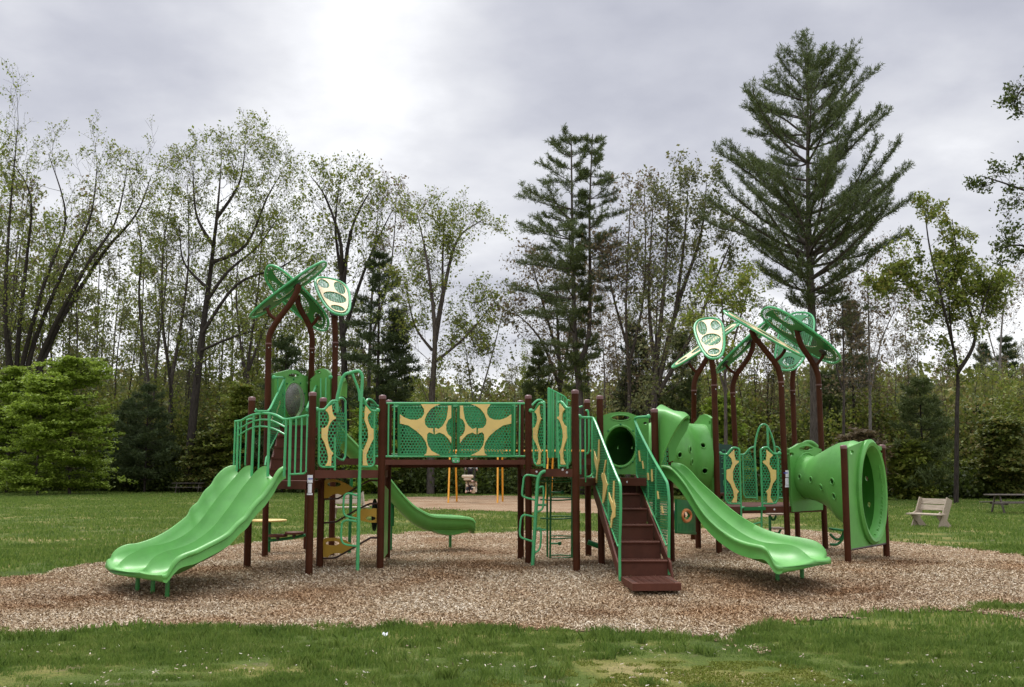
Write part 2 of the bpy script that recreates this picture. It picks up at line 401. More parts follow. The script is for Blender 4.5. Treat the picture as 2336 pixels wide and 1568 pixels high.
# lawn: one sheet out to the horizon
def sheet(name, xs, ys, mt, lift=0.0, keep=None, loc=(0, 0, 0)):
    X, Y = np.meshgrid(xs, ys); Z = hgt_np(X, Y)+lift
    v = np.stack([X, Y, Z], -1).reshape(-1, 3); nx, ny = len(xs), len(ys)
    i, j = np.meshgrid(np.arange(nx-1), np.arange(ny-1)); a = (j*nx+i).ravel()
    f = np.stack([a, a+1, a+nx+1, a+nx], -1)
    if keep is not None:
        cx_ = (X[:-1, :-1]+X[1:, 1:]).ravel()/2; cy_ = (Y[:-1, :-1]+Y[1:, 1:]).ravel()/2; f = f[keep(cx_, cy_)]
        u, inv = np.unique(f, return_inverse=True); v = v[u]; f = inv.reshape(f.shape)
    return big_mesh(name, v, f, mt, loc=loc)
m, t, b = mat('lawn turf'); M['lawn'] = m
tcn = t.nodes.new('ShaderNodeTexCoord')
c1 = rampn(t, noise(t, 0.55, 5, 0.65), [(0.3, (0.055, 0.09, 0.02)), (0.48, (0.10, 0.14, 0.03)), (0.58, (0.19, 0.19, 0.055)), (0.70, (0.32, 0.27, 0.13))])
c2 = rampn(t, noise(t, 30, 4, 0.7), [(0.3, (0.45, 0.45, 0.45)), (0.7, (1.25, 1.2, 1.1))])
cc = mixc(t, 1.0, c1, c2, 'MULTIPLY')
dirt = rampn(t, noise(t, 1.4, 5, 0.6), [(0.60, (0, 0, 0)), (0.68, (1, 1, 1))])
cc = mixc(t, mth(t, 'MULTIPLY', dirt, 0.6), cc, (0.17, 0.13, 0.085))
t.links.new(cc, b.inputs['Base Color']); b.inputs['Roughness'].default_value = 0.95; b.inputs['Specular IOR Level'].default_value = 0.1
bump(t, b, noise(t, 30, 4, 0.7), 0.6, 0.05)
def nonuni(a, b_, dense, step, k=1.25):
    r = list(np.arange(dense[0], dense[1], step)); s = step
    lo = [r[0]]
    while lo[-1] > a: s *= k; lo.append(lo[-1]-s)
    s = step; hi = [r[-1]]
    while hi[-1] < b_: s *= k; hi.append(hi[-1]+s)
    return np.array(lo[::-1][:-1]+r+hi[1:])
lawn = sheet('lawn', nonuni(-600, 600, (-14, 14), 0.4), nonuni(-30, 1200, (6, 26), 0.3), M['lawn']); lawn['kind'] = 'structure'
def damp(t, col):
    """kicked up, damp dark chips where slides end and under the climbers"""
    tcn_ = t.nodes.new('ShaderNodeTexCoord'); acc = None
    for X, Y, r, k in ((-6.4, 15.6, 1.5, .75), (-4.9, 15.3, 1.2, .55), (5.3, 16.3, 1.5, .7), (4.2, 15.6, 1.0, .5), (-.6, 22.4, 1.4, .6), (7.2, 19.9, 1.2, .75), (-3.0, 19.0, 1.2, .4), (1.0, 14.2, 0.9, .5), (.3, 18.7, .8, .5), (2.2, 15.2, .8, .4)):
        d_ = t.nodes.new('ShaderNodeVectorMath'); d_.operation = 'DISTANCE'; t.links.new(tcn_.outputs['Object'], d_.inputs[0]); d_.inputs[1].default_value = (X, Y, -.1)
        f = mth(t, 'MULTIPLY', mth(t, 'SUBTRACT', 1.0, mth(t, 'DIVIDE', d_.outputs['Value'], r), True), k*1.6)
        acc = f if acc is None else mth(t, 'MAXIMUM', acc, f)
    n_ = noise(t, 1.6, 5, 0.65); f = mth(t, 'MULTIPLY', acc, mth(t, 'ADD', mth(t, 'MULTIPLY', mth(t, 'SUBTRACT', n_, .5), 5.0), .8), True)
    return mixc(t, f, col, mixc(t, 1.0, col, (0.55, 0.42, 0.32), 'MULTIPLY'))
m, t, b = mat('wood chips bed'); M['mulch'] = m
c1 = rampn(t, noise(t, 42, 3, 0.8, stretch=(1, 1.4, 1)), [(0.30, (0.09, 0.058, 0.034)), (0.45, (0.22, 0.155, 0.095)), (0.58, (0.36, 0.275, 0.185)), (0.70, (0.56, 0.47, 0.36))])
c2 = rampn(t, noise(t, 0.45, 4, 0.6), [(0.35, (0.80, 0.66, 0.55)), (0.5, (1.0, 0.92, 0.86)), (0.65, (1.12, 1.08, 1.05))])
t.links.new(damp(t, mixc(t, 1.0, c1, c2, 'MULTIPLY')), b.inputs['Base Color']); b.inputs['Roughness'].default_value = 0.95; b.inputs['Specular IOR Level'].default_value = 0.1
bump(t, b, noise(t, 42, 3, 0.8, stretch=(1, 1.4, 1)), 0.7, 0.02)
g1 = sheet('wood_chip_bed', np.arange(-20, 20, 0.12), np.arange(9.0, 31.0, 0.12), M['mulch'], 0.012, in_bed); g1['kind'] = 'structure'
g2 = sheet('swing_wood_chip_bed', np.arange(-20, 20, 0.4), np.arange(32, 75, 0.4), M['mulch'], 0.02, in_sbed); g2['kind'] = 'structure'
for o in (g1, g2):
    o.name = 'wood_chip_bed'
def scatter(n, d0, d1, keep=None, marg=0.06, px0=-0.5, px1=0.5, lin=False):
    """points on the ground seen ahead, even per square metre between two distances"""
    d = nr.uniform(d0, d1, n) if lin else np.sqrt(nr.uniform(d0*d0, d1*d1, n)); x = d*nr.uniform(px0-marg, px1+marg, n)
    if keep is not None:
        k = keep(x, d); x, d = x[k], d[k]
    return x, d
# chips
m, t, b = mat('wood chips'); M['chip'] = m
g = t.nodes.new('ShaderNodeNewGeometry')
c1 = rampn(t, g.outputs['Random Per Island'], [(0.0, (0.13, 0.09, 0.055)), (0.25, (0.26, 0.185, 0.11)), (0.5, (0.38, 0.30, 0.20)), (0.75, (0.50, 0.415, 0.305)), (1.0, (0.68, 0.61, 0.50))])
c2 = rampn(t, noise(t, 0.45, 4, 0.6), [(0.35, (0.80, 0.62, 0.46)), (0.5, (1.0, 0.94, 0.84)), (0.62, (1.12, 1.12, 1.08))])
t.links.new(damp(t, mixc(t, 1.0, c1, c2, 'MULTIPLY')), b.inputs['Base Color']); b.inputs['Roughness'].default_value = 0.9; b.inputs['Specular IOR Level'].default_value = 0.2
def chips(name, x, y, L, W, lift, mt):
    n = len(x); a = nr.uniform(0, 2*np.pi, n); l = L*nr.uniform(0.5, 1.3, n)/2; w = W*nr.uniform(0.6, 1.3, n)/2
    ti = nr.normal(0, 0.35, n); tj = nr.normal(0, 0.5, n)
    ux = np.stack([np.cos(a)*np.cos(ti), np.sin(a)*np.cos(ti), np.sin(ti)], -1)*l[:, None]
    uy = np.stack([-np.sin(a)*np.cos(tj), np.cos(a)*np.cos(tj), np.sin(tj)], -1)*w[:, None]
    c = np.stack([x, y, hgt_np(x, y)+lift+np.abs(np.sin(ti))*l+nr.uniform(0, 0.02, n)], -1)
    v = np.stack([c-ux-uy, c+ux-uy*0.7, c+ux*1.1+uy*0.6, c-ux+uy], 1).reshape(-1, 3)
    return big_mesh(name, v, np.arange(4*n).reshape(-1, 4), mt)
P_ = [scatter(210000, 10.6, 15.5, in_bed), scatter(190000, 15.5, 20, in_bed), scatter(150000, 20, 30, in_bed)]
x = np.concatenate([p[0] for p in P_]); y = np.concatenate([p[1] for p in P_])
tag(chips('wood_chips', x, y, 0.038, 0.014, 0.012, M['chip']), 'loose brown and tan wood chips covering the play bed', 'wood chips', kind='stuff')
# grass
m = leafmat('grass blades', [(0.05, 0.105, 0.02), (0.115, 0.19, 0.032), (0.20, 0.28, 0.055), (0.42, 0.40, 0.15)], 0.5, 0.35, 1.3, 0.65); M['grass'] = m
m = leafmat('yellow green moss', [(0.12, 0.15, 0.015), (0.19, 0.22, 0.03), (0.25, 0.27, 0.06)], 0.8, 0.2); M['moss'] = m
def vn(x, y, f, seed=0):
    """smooth value noise"""
    r = np.random.default_rng(seed).random((64, 64)); xi = x*f+31.7; yi = y*f+17.3
    i = np.floor(xi).astype(int); j = np.floor(yi).astype(int); u = xi-i; w = yi-j; u = u*u*(3-2*u); w = w*w*(3-2*w)
    g_ = lambda a_, b_: r[a_ % 64, b_ % 64]
    return (g_(i, j)*(1-u)+g_(i+1, j)*u)*(1-w)+(g_(i, j+1)*(1-u)+g_(i+1, j+1)*u)*w
def blades(name, x, y, h, w, mt, lean=0.35):
    n = len(x); a = nr.uniform(0, 2*np.pi, n); ln = h*nr.uniform(0, lean*2, n); la = nr.uniform(0, 2*np.pi, n)
    z = hgt_np(x, y); c = np.stack([x, y, z], -1)
    s = np.stack([np.cos(a), np.sin(a), np.zeros(n)], -1)*(w*nr.uniform(0.6, 1.3, n))[:, None]/2
    tip = c+np.stack([np.cos(la)*ln, np.sin(la)*ln, h], -1)
    mid = c+np.stack([np.cos(la)*ln*0.3, np.sin(la)*ln*0.3, h*0.6], -1)
    v = np.stack([c-s, c+s, mid+s*0.8, tip, mid-s*0.8], 1).reshape(-1, 3)
    i = np.arange(n)*5; f = np.stack([i, i+1, i+2, i+3, i+4], -1)
    return big_mesh(name, v, f, mt)
# yellow-green mossy ground low in the middle and right of the foreground
moss_px = [(1000, 1580), (1120, 1545), (1190, 1512), (1300, 1500), (1420, 1506), (1560, 1496), (1640, 1498), (1720, 1508), (1800, 1520), (1880, 1545), (1960, 1580)]
mossp = [tuple(ground(a_, b_)[:2]) for a_, b_ in moss_px]
def in_moss(x, y): return inside(mossp, x+0.10*wob(x, y, 1.2), y+0.08*wob(y, x, 1.5))
def lawn_keep(x, y): return ~in_bed(x, y)
x, y = scatter(330000, 7.6, 13.2, lawn_keep)
dn = vn(x, y*1.6, 0.8, 1)*0.4+vn(x*1.0, y*1.5, 2.6, 2)*0.35+vn(x, y*1.5, 6.0, 12)*0.25
ms = in_moss(x, y)
keepp = (nr.random(len(x)) < np.clip((dn-0.37)*4.5, 0.04, 1)) & (~ms | (nr.random(len(x)) < np.clip((dn-0.60)*9, 0.05, 1)))
x, y, dn, ms = x[keepp], y[keepp], dn[keepp], ms[keepp]
near_edge = in_bed(x, y+0.35) | in_bed(x, y+0.15)
h = (0.016+0.105*np.clip(dn-0.40, 0, 1)*1.5+0.040*near_edge*(vn(x, y, 2.0, 5) > 0.35))*nr.uniform(0.6, 1.35, len(x))
tag(blades('grass', x, y, h, 0.0075, M['grass']), 'short green turf in the foreground before the wood chips', 'grass', kind='stuff')
# taller rough tufts
tx, ty = scatter(900, 7.7, 13.0, lambda a_, b_: lawn_keep(a_, b_) & ((vn(a_, b_, 1.2, 21) > .55) | in_bed(a_, b_+.5)))
ge = ground(2318, 1392); tx = np.concatenate([tx, ge.x+nr.normal(0, .38, 60)]); ty = np.concatenate([ty, ge.y+nr.normal(0, .16, 60)])
nt_ = 70; r_ = np.repeat(nr.uniform(.04, .16, len(tx)), nt_)*np.sqrt(nr.random(len(tx)*nt_)); a_ = nr.uniform(0, 6.283, len(tx)*nt_)
x = np.repeat(tx, nt_)+r_*np.cos(a_)*1.5; y = np.repeat(ty, nt_)+r_*np.sin(a_); hh = np.repeat(nr.uniform(.05, .13, len(tx)), nt_)*nr.uniform(.5, 1.15, len(x))
tag(blades('grass', x, y, hh, 0.008, M['grass'], 0.4), 'rough tufts of longer grass in the foreground turf', 'grass', kind='stuff')
x, y = scatter(120000, 7.6, 10.8, in_moss)
k = vn(x, y, 2.2, 9)*0.5+vn(x, y, 6, 10)*0.5 > 0.40; x, y = x[k], y[k]
tag(blades('moss', x, y, 0.012*nr.uniform(0.5, 1.5, len(x)), 0.014, M['moss'], 0.8), 'low yellow green moss between tufts in the foreground', 'moss', kind='stuff')
def lk2(x, y): return ~in_bed(x, y) & ~in_sbed(x, y)
P_ = [scatter(90000, 12, 24, lk2), scatter(300000, 20, 86, lk2, lin=True)]
x = np.concatenate([p[0] for p in P_]); y = np.concatenate([p[1] for p in P_])
k = nr.random(len(x)) < np.clip((vn(x, y, 0.5, 3)*0.6+vn(x, y, 1.9, 4)*0.4-0.25)*3.5, 0.18, 1); x, y = x[k], y[k]
h = 0.07*nr.uniform(0.5, 1.4, len(x))*(0.7+0.6*vn(x, y, 1.0, 6))
tag(blades('grass', x, y, h, 0.012+0.0007*y, M['grass']), 'mown green lawn beyond the play bed up to the woods', 'grass', kind='stuff')
# pale chips strewn in the foreground grass
x, y = scatter(1800, 7.6, 11.6, lawn_keep)
k = vn(x, y, 1.3, 7)*0.5+vn(x, y, 4, 8)*0.5 > 0.47; x, y = x[k], y[k]
m, t, b = mat('bleached chips'); g = t.nodes.new('ShaderNodeNewGeometry')
t.links.new(rampn(t, g.outputs['Random Per Island'], [(0.0, (0.24, 0.17, 0.11)), (0.5, (0.42, 0.34, 0.25)), (1.0, (0.66, 0.60, 0.50))]), b.inputs['Base Color']); b.inputs['Roughness'].default_value = 0.9
tag(chips('scattered_wood_chips', x, y, 0.032, 0.013, 0.022, m), 'bleached wood chips strewn through the foreground grass', 'wood chips', kind='stuff')
tong = [tuple(ground(a_, b_)[:2]) for a_, b_ in [(1530, 1448), (1720, 1448), (1735, 1470), (1760, 1500), (1690, 1508), (1600, 1488)]]
x, y = scatter(26000, 9.2, 11.6, lambda a_, b_: inside(tong, a_+.1*wob(a_, b_, 1.5), b_+.12*wob(b_, a_, 1.4))&~in_bed(a_, b_))
k = vn(x, y, 3.0, 14)*.5+vn(x, y, 8, 15)*.5 > 0.42; x, y = x[k], y[k]
tag(chips('scattered_wood_chips', x, y, 0.036, 0.014, 0.02, M['chip']), 'tongue of loose chips spilled into the grass right of centre', 'wood chips', kind='stuff')
# paper litter
g_ = ground(1083, 1808/2896*2336-0, 'X') if False else ground(878, 1458)
mb = MB(); pl = []
for i in range(7):
    for j in range(4):
        pl.append((g_.x-0.03+0.010*i, g_.y-0.012+0.012*j, g_.z+0.04+0.008*math.sin(i*1.3)+0.009*j))
mb.grid([[pl[i*4+j] for j in range(4)] for i in range(7)])
mb.grid([[(p[0], p[1], p[2]-0.002) for p in (pl[i*4+j] for j in range(4))] for i in range(7)])
o = mb.build('paper_scrap', M['white'], loc=(g_.x, g_.y, g_.z)); tag(o, 'small crumpled white paper scrap lying in the foreground grass', 'litter')
# ---------------------------------------------------------------- woods
class Sk:
    """limbs of one tree and the points where leaves hang"""
    def __init__(s, seed): s.r = random.Random(seed); s.l = []; s.a = []
    def limb(s, pts, r0, r1, n): s.l.append((pts, r0, r1, n))
def wiggle(R, a, d, L, seg, up, jit):
    """a limb that starts along d and bends by up, with jitter"""
    p = [Vector(a)]; d = Vector(d).normalized(); st = L/seg
    for i in range(seg):
        d = (d+Vector((R.gauss(0, jit), R.gauss(0, jit), R.gauss(0, jit)+up))).normalized(); p.append(p[-1]+d*st)
    return p
def grow(sk, pts, L, r, level, maxl, kids, up=0.12, jit=0.16, spread=0.8, t0=0.25, seg=4, rs=0.5, dense=1.0, flat=0.0):
    """children of a limb given as a polyline"""
    R = sk.r; m = len(pts)
    for k in range(kids[level]):
        t = t0+(1-t0)*(k+R.random())/kids[level]; f = t*(m-1); i = min(int(f), m-2); a = pts[i].lerp(pts[i+1], f-i)
        ax = (pts[i+1]-pts[i]).normalized()
        o = ax.orthogonal().normalized(); o.rotate(Matrix.Rotation(R.uniform(0, 2*math.pi), 3, ax))
        if flat: o.z *= (1-flat); o.normalize()
        d = (ax*(1-spread*0.5)+o*spread).normalized()
        l = L*R.uniform(0.55, 1.3)*(1.0-0.5*t)*(1.25 if level == 0 else 1.0)
        rr = r*rs*(1-0.5*t)
        q = wiggle(R, a, d, l, seg if level < 2 else 3, up, jit)
        sk.limb(q, max(rr, 0.010), 0.007, 5 if level == 0 else 3)
        if level+1 < maxl: grow(sk, q, l*0.66, rr, level+1, maxl, kids, up, jit*0.9, spread, 0.25, seg, rs, dense, flat)
        else:
            if R.random() < 0.78:
                for w in range(1, len(q)): sk.a.append((q[w], (q[w]-q[w-1])))
def limbs_mesh(sk, name, mt, parent, loc):
    mb = MB()
    for pts, r0, r1, n in sk.l:
        m = len(pts); mb.tube(pts, [r0+(r1-r0)*i/(m-1) for i in range(m)], n, cap=False)
    me = bpy.data.meshes.new(name); me.from_pydata([(a-loc[0], b_-loc[1], c-loc[2]) for a, b_, c in mb.v], [], mb.f); me.update()
    me.polygons.foreach_set('use_smooth', [True]*len(me.polygons)); me.materials.append(mt)
    ob = bpy.data.objects.new(name, me); SC.collection.objects.link(ob); ob.parent = parent
    return ob
def leaf_cards(anchors, per, size, sigma, seed, elong=1.5, droop=0.0):
    g = np.random.default_rng(seed); A = np.array([tuple(p) for p, _ in anchors]); n = len(A)*per
    c = np.repeat(A, per, 0)+g.normal(0, sigma, (n, 3)); c[:, 2] -= np.abs(g.normal(0, droop+1e-6, n))
    u = g.normal(0, 1, (n, 3)); u /= np.linalg.norm(u, axis=1)[:, None]
    w = np.cross(u, g.normal(0, 1, (n, 3))); w /= np.linalg.norm(w, axis=1)[:, None]+1e-9
    s = size*g.uniform(0.55, 1.3, n)[:, None]/2
    s = s*np.repeat(g.uniform(0.6, 1.25, len(A)), per)[:, None]; u = u*s*elong; w = w*s
    v = np.stack([c-u, c+w*0.9-u*0.15, c+u, c-w*0.9+u*0.1], 1).reshape(-1, 3)
    return v, np.arange(4*n).reshape(-1, 4)
def needle_cards(anchors, per, length, width, seed, spray=0.75):
    g = np.random.default_rng(seed); A = np.array([tuple(p) for p, _ in anchors]); D = np.array([tuple(d.normalized()) for _, d in anchors])
    n = len(A)*per; c = np.repeat(A, per, 0)+g.normal(0, 0.05, (n, 3)); d = np.repeat(D, per, 0)*0.6+g.normal(0, spray, (n, 3)); d[:, 2] += 0.25
    d /= np.linalg.norm(d, axis=1)[:, None]; w = np.cross(d, g.normal(0, 1, (n, 3))); w /= np.linalg.norm(w, axis=1)[:, None]+1e-9
    L = length*g.uniform(0.6, 1.25, n)[:, None]; w = w*width/2
    v = np.stack([c-w*0.6, c+w*0.6, c+d*L*0.6+w, c+d*L, c+d*L*0.6-w], 1).reshape(-1, 3)
    return v, np.arange(5*n).reshape(-1, 5)
def finish(sk, root, loc, barkm, leafm, cards, trunk='trunk', crown='crown'):
    limbs_mesh(sk, trunk, barkm, root, loc)
    v, f = cards; big_mesh(crown, v-np.array(loc, dtype=float), f, leafm, parent=root)
def stemline(pxs, d, R, dd=1.5):
    P = [at('X', x, y, d+(R.uniform(-dd, dd) if i > 1 else 0)) for i, (x, y) in enumerate(pxs)]
    if pxs[0][1] > 1090: P[0].z = 0
    return spline(P, 5)
def hero(label, cat, d, stems, r0, L, kids, barkm, leafm, per, size, sigma, seed, up=0.10, jit=0.15, t0=0.35, levels=3, spread=0.8, group=None, name='broadleaf_tree', droop=0.0, rl=0.12):
    sk = Sk(seed); base = None
    for i, st in enumerate(stems):
        w = 1.0
        if isinstance(st, tuple): st, w = st
        P = stemline(st, d, sk.r, 1.5)
        if i == 0 and P[0].z > 0: P[0].z = 0
        if base is None: base = Vector((P[0].x, P[0].y, 0))
        sk.limb(P, r0*w, 0.02, 8)
        grow(sk, P, L, r0*w*rl/0.5*1.0, 0, levels, kids, up, jit, spread, t0)
    root = thing(name, label, cat, tuple(base), group)
    finish(sk, root, tuple(base), barkm, leafm, leaf_cards(sk.a, per, size, sigma, seed+5, droop=droop))
    return root
def pine(label, base, H, prof, seed, r0=0.3, whorl=0.6, nb=5, rise=0.25, curve=0.10, tw=7, per=9, nl=0.30, nw=0.035, needlem=None, barkm=None, stem=None, name='pine_tree', extra=None, crown0=None, gapp=0.0, group=None, loc=None, root=None, sk=None):
    """prof: list of (height fraction, radius left, radius right) of the crown"""
    own = sk is None; sk = sk or Sk(seed); R = sk.r; base = Vector(base)
    P = spline(stem, 6) if stem else [base+Vector((0, 0, H*i/8)) for i in range(9)]
    sk.limb(P, r0, 0.03, 9)
    hs = [p[0] for p in prof]; rl_ = [p[1] for p in prof]; rr_ = [p[2] for p in prof]
    z = hs[0]*H
    while z < H*0.985:
        f = z/H; q = [p for p in P]; 
        i = max(j for j in range(len(q)) if q[j].z <= base.z+z+0.01) if q[0].z <= base.z+z else 0
        i = min(i, len(q)-2); tt = (base.z+z-q[i].z)/max(0.01, q[i+1].z-q[i].z); a = q[i].lerp(q[i+1], min(1, max(0, tt)))
        a0 = R.uniform(0, 6.28)
        for k in range(nb):
            if R.random() < gapp: continue
            az = a0+2*math.pi*k/nb+R.uniform(-0.35, 0.35); side = math.cos(az)
            rad = (np.interp(f, hs, rl_) if side < 0 else np.interp(f, hs, rr_))*(R.choice([R.uniform(0.5, 0.8), R.uniform(0.85, 1.1), R.uniform(0.85, 1.1)]) if rise < .15 else R.uniform(0.72, 1.08))
            if rad < 0.15: rad = 0.15
            e = rise+R.uniform(-0.2, 0.22)+(0.35 if rise > .15 else .5)*max(0, f-0.75)/0.25
            d = Vector((math.cos(az)*math.cos(e), math.sin(az)*math.cos(e), math.sin(e)))
            Lb = rad/math.cos(e)*1.03; br = wiggle(R, a, d, Lb, 6, curve*R.uniform(0.4, 1.5), 0.08)
            sk.limb(br, max(0.015, 0.018*Lb), 0.008, 4)
            nt_ = max(3, int(tw*Lb/2.5))
            for s_ in range(nt_):
                t = 0.25+0.75*(s_+R.random())/nt_; g = t*6; ii = min(int(g), 5); b0 = br[ii].lerp(br[ii+1], g-ii)
                ax = (br[ii+1]-br[ii]).normalized(); sd_ = ax.cross(Vector((0, 0, 1))).normalized()*(1 if s_ % 2 else -1)
                dd = (ax*0.7+sd_*R.uniform(0.3, 0.9)+Vector((0, 0, R.uniform(0.0, 0.5)))).normalized()
                tl = min(0.32*Lb, 1.1)*(1.15-0.6*t)*R.uniform(0.7, 1.2)+0.12
                twg = wiggle(R, b0, dd, tl, 3, curve, 0.10); sk.limb(twg, 0.009, 0.005, 3)
                for w in range(1, 4):
                    for h_ in range(2): sk.a.append((twg[w].lerp(twg[w-1], R.random()), twg[w]-twg[w-1]))
            for w in (5, 6): sk.a.append((br[w], br[w]-br[w-1])); sk.a.append((br[w].lerp(br[w-1], .5), br[w]-br[w-1]))
        z += whorl*R.uniform(0.7, 1.3)
    if extra:
        for pts in extra:
            pp = spline(pts, 4); sk.limb(pp, 0.05, 0.012, 5)
            m = len(pp)
            for w in range(m//2, m):
                for _ in range(3):
                    dd = Vector((R.gauss(0, 1), R.gauss(0, 1), R.gauss(0.2, 0.5))).normalized()
                    twg = wiggle(R, pp[w], dd, R.uniform(0.3, 0.8), 3, 0.05, 0.12); sk.limb(twg, 0.009, 0.005, 3)
                    for q_ in range(1, 4): sk.a.append((twg[q_], twg[q_]-twg[q_-1]))
    if not own: return sk
    root = thing(name, label, 'pine tree', tuple(base), group)
    finish(sk, root, tuple(base), barkm or M['bark'], needlem or M['needle'], needle_cards(sk.a, per, nl, nw, seed+3))
    return root

# --- trees one can tell apart, left to right
hero('tall spreading multi stemmed maple leaning right at the far left edge', 'tree', 84,
     [[(30, 1100), (30, 900), (12, 720), (22, 500), (42, 275)], ([(32, 1100), (45, 870), (100, 650), (150, 500), (110, 350)], .8),
      ([(34, 1100), (65, 830), (140, 630), (205, 500), (222, 370)], .8), ([(36, 1100), (80, 850), (190, 620), (262, 510), (290, 385)], .8),
      ([(38, 1100), (100, 820), (220, 600), (310, 490), (345, 400)], .8), ([(28, 1100), (-20, 850), (-70, 600), (-90, 390)], .8), ([(30, 1100), (40, 800), (60, 600), (70, 450), (20, 360)], .7)],
     0.36, 5.2, (16, 6, 4), M['barkdark'], M['leaf_maple'], 2, 0.14, 0.16, 21, up=0.14, t0=0.25)
hero('slim grey stemmed tree with thin foliage right of the spreading maple', 'tree', 88, [[(346, 1100), (346, 940), (318, 700), (322, 560), (300, 450)], ([(346, 960), (360, 800), (380, 620), (372, 500)], .7)],
     0.2, 3.6, (18, 7, 3), M['bark'], M['leaf_far'], 1, 0.15, 0.16, 22, up=0.15, t0=0.25)
hero('tall straight grey tree with sparse small leaves left of the dark trunked maple', 'tree', 84, [[(385, 1100), (385, 1000), (390, 875), (372, 745), (372, 570), (398, 420)], ([(388, 880), (410, 760), (430, 600), (428, 420)], .7)],
     0.27, 3.6, (20, 7, 3), M['bark'], M['leaf_far'], 1, 0.15, 0.2, 23, up=0.15, t0=0.25)
hero('big maple with a leaning dark trunk and round spring crown', 'tree', 80,
     [[(428, 1110), (438, 980), (462, 760), (480, 620), (497, 470), (505, 365)], ([(470, 690), (520, 620), (590, 560), (650, 470)], .42), ([(486, 560), (448, 490), (440, 380)], .4),
      ([(482, 600), (560, 560), (610, 450), (640, 400)], .4), ([(493, 500), (545, 420), (560, 330)], .4), ([(462, 760), (540, 650), (640, 610), (700, 570)], .4), ([(476, 660), (420, 600), (410, 520)], .35), ([(458, 800), (560, 760), (680, 740)], .3)],
     0.42, 4.4, (16, 6, 4), M['barkdark'], M['leaf_maple'], 2, 0.14, 0.16, 24, up=0.12, t0=0.28)
hero('slender yellow green tree just right of the dark trunked maple', 'tree', 90, [[(560, 1100), (565, 850), (590, 650), (600, 480)], ([(565, 850), (620, 700), (660, 560)], .7), ([(565, 900), (540, 700), (545, 560)], .7)],
     0.2, 3.8, (18, 7, 3), M['bark'], M['leaf_maple'], 2, 0.15, 0.2, 25, up=0.12, t0=0.3)
hero('two forked tree with bare twig tops behind the left roof leaves', 'tree', 78, [[(790, 1100), (786, 850), (777, 690), (778, 560), (742, 450), (708, 402)], ([(780, 690), (800, 530), (850, 425)], .7), ([(784, 760), (838, 600), (900, 470)], .6), ([(780, 640), (765, 520), (775, 415)], .5)],
     0.3, 3.4, (17, 6, 4), M['barkdark'], M['leaf_maple'], 1, 0.17, 0.22, 26, up=0.14, t0=0.3)
hero('thin tree with dark reddish leaf specks right of the two forked tree', 'tree', 82, [[(838, 1100), (842, 850), (850, 650), (865, 450)], ([(845, 780), (890, 620), (905, 450)], .6)],
     0.2, 3.4, (19, 7, 3), M['bark'], M['leaf_red'], 1, 0.15, 0.2, 27, up=0.13, t0=0.3)
hero('tree of two dead topped stems and pale green leaves in the middle gap', 'tree', 74, [[(982, 1110), (985, 920), (992, 760), (975, 600), (950, 482)], ([(992, 780), (1015, 650), (1045, 545), (1100, 503)], .7), ([(988, 830), (1060, 770), (1120, 700)], .45), ([(986, 800), (945, 740), (925, 640)], .4), ([(1010, 690), (1010, 580), (1015, 500)], .4)],
     0.3, 2.9, (19, 7, 3), M['bark'], M['leaf_maple'], 2, 0.14, 0.18, 28, up=0.10, t0=0.18)
hero('small wispy tree low in the gap left of the twin pine', 'tree', 80, [[(1060, 1100), (1085, 950), (1120, 820), (1150, 700)], ([(1085, 950), (1070, 850), (1060, 780)], .6)],
     0.12, 3.0, (12, 5, 3), M['barkpale'], M['leaf_far'], 3, 0.17, 0.2, 29, up=0.10, t0=0.2)
hero('rusty leaved tree standing against the twin pine', 'tree', 77, [[(1272, 1120), (1278, 900), (1272, 740), (1268, 620)], ([(1276, 880), (1230, 770), (1160, 700)], .6), ([(1275, 820), (1235, 680), (1210, 590)], .55), ([(1276, 900), (1300, 760), (1310, 660)], .5)],
     0.24, 3.0, (15, 6, 4), M['bark'], M['leaf_red'], 1, 0.16, 0.2, 30, up=0.08, t0=0.25)
hero('slim twiggy tree just right of the twin pine', 'tree', 70, [[(1432, 1110), (1436, 900), (1428, 700), (1440, 430)], ([(1434, 800), (1400, 680), (1385, 590)], .6), ([(1434, 840), (1470, 660), (1470, 430)], .6)],
     0.2, 3.0, (20, 7, 3), M['bark'], M['leaf_red'], 1, 0.15, 0.2, 31, up=0.16, t0=0.3)
hero('upright vase shaped tree with fine rusty spring leaves', 'tree', 68, [[(1490, 1110), (1494, 880), (1515, 650), (1528, 425)], ([(1500, 880), (1545, 700), (1598, 540), (1612, 415)], .75), ([(1500, 900), (1580, 760), (1640, 620), (1672, 540)], .6), ([(1496, 860), (1480, 680), (1490, 470)], .6), ([(1540, 720), (1560, 560), (1570, 430)], .5)],
     0.28, 3.0, (17, 6, 4), M['bark'], M['leaf_far'], 2, 0.15, 0.2, 32, up=0.16, t0=0.28)
hero('dark kinked trunk tree left of the right roof leaves', 'tree', 64, [[(1480, 1120), (1482, 980), (1478, 920), (1495, 800), (1500, 640)]],
     0.22, 2.6, (12, 5, 3), M['barkdark'], M['leaf_far'], 3, 0.16, 0.2, 33, t0=0.25)
hero('young maple with broad fresh leaves in front of the woods by the big pine', 'tree', 56, [[(1655, 1120), (1655, 900), (1650, 760), (1645, 640)], ([(1655, 850), (1690, 720), (1710, 650)], .6), ([(1655, 900), (1620, 760), (1610, 690)], .6)],
     0.12, 2.3, (12, 5, 3), M['bark'], M['leaf_maple'], 3, 0.14, 0.16, 34, t0=0.3)
hero('thin bare looking birch between the big pine and the forked maple', 'tree', 66, [[(1985, 1110), (1984, 850), (1978, 600)], ([(1984, 900), (2010, 780), (2050, 690)], .5)],
     0.14, 3.0, (18, 7, 3), M['barkpale'], M['leaf_red'], 1, 0.14, 0.2, 35, up=0.10, t0=0.3)
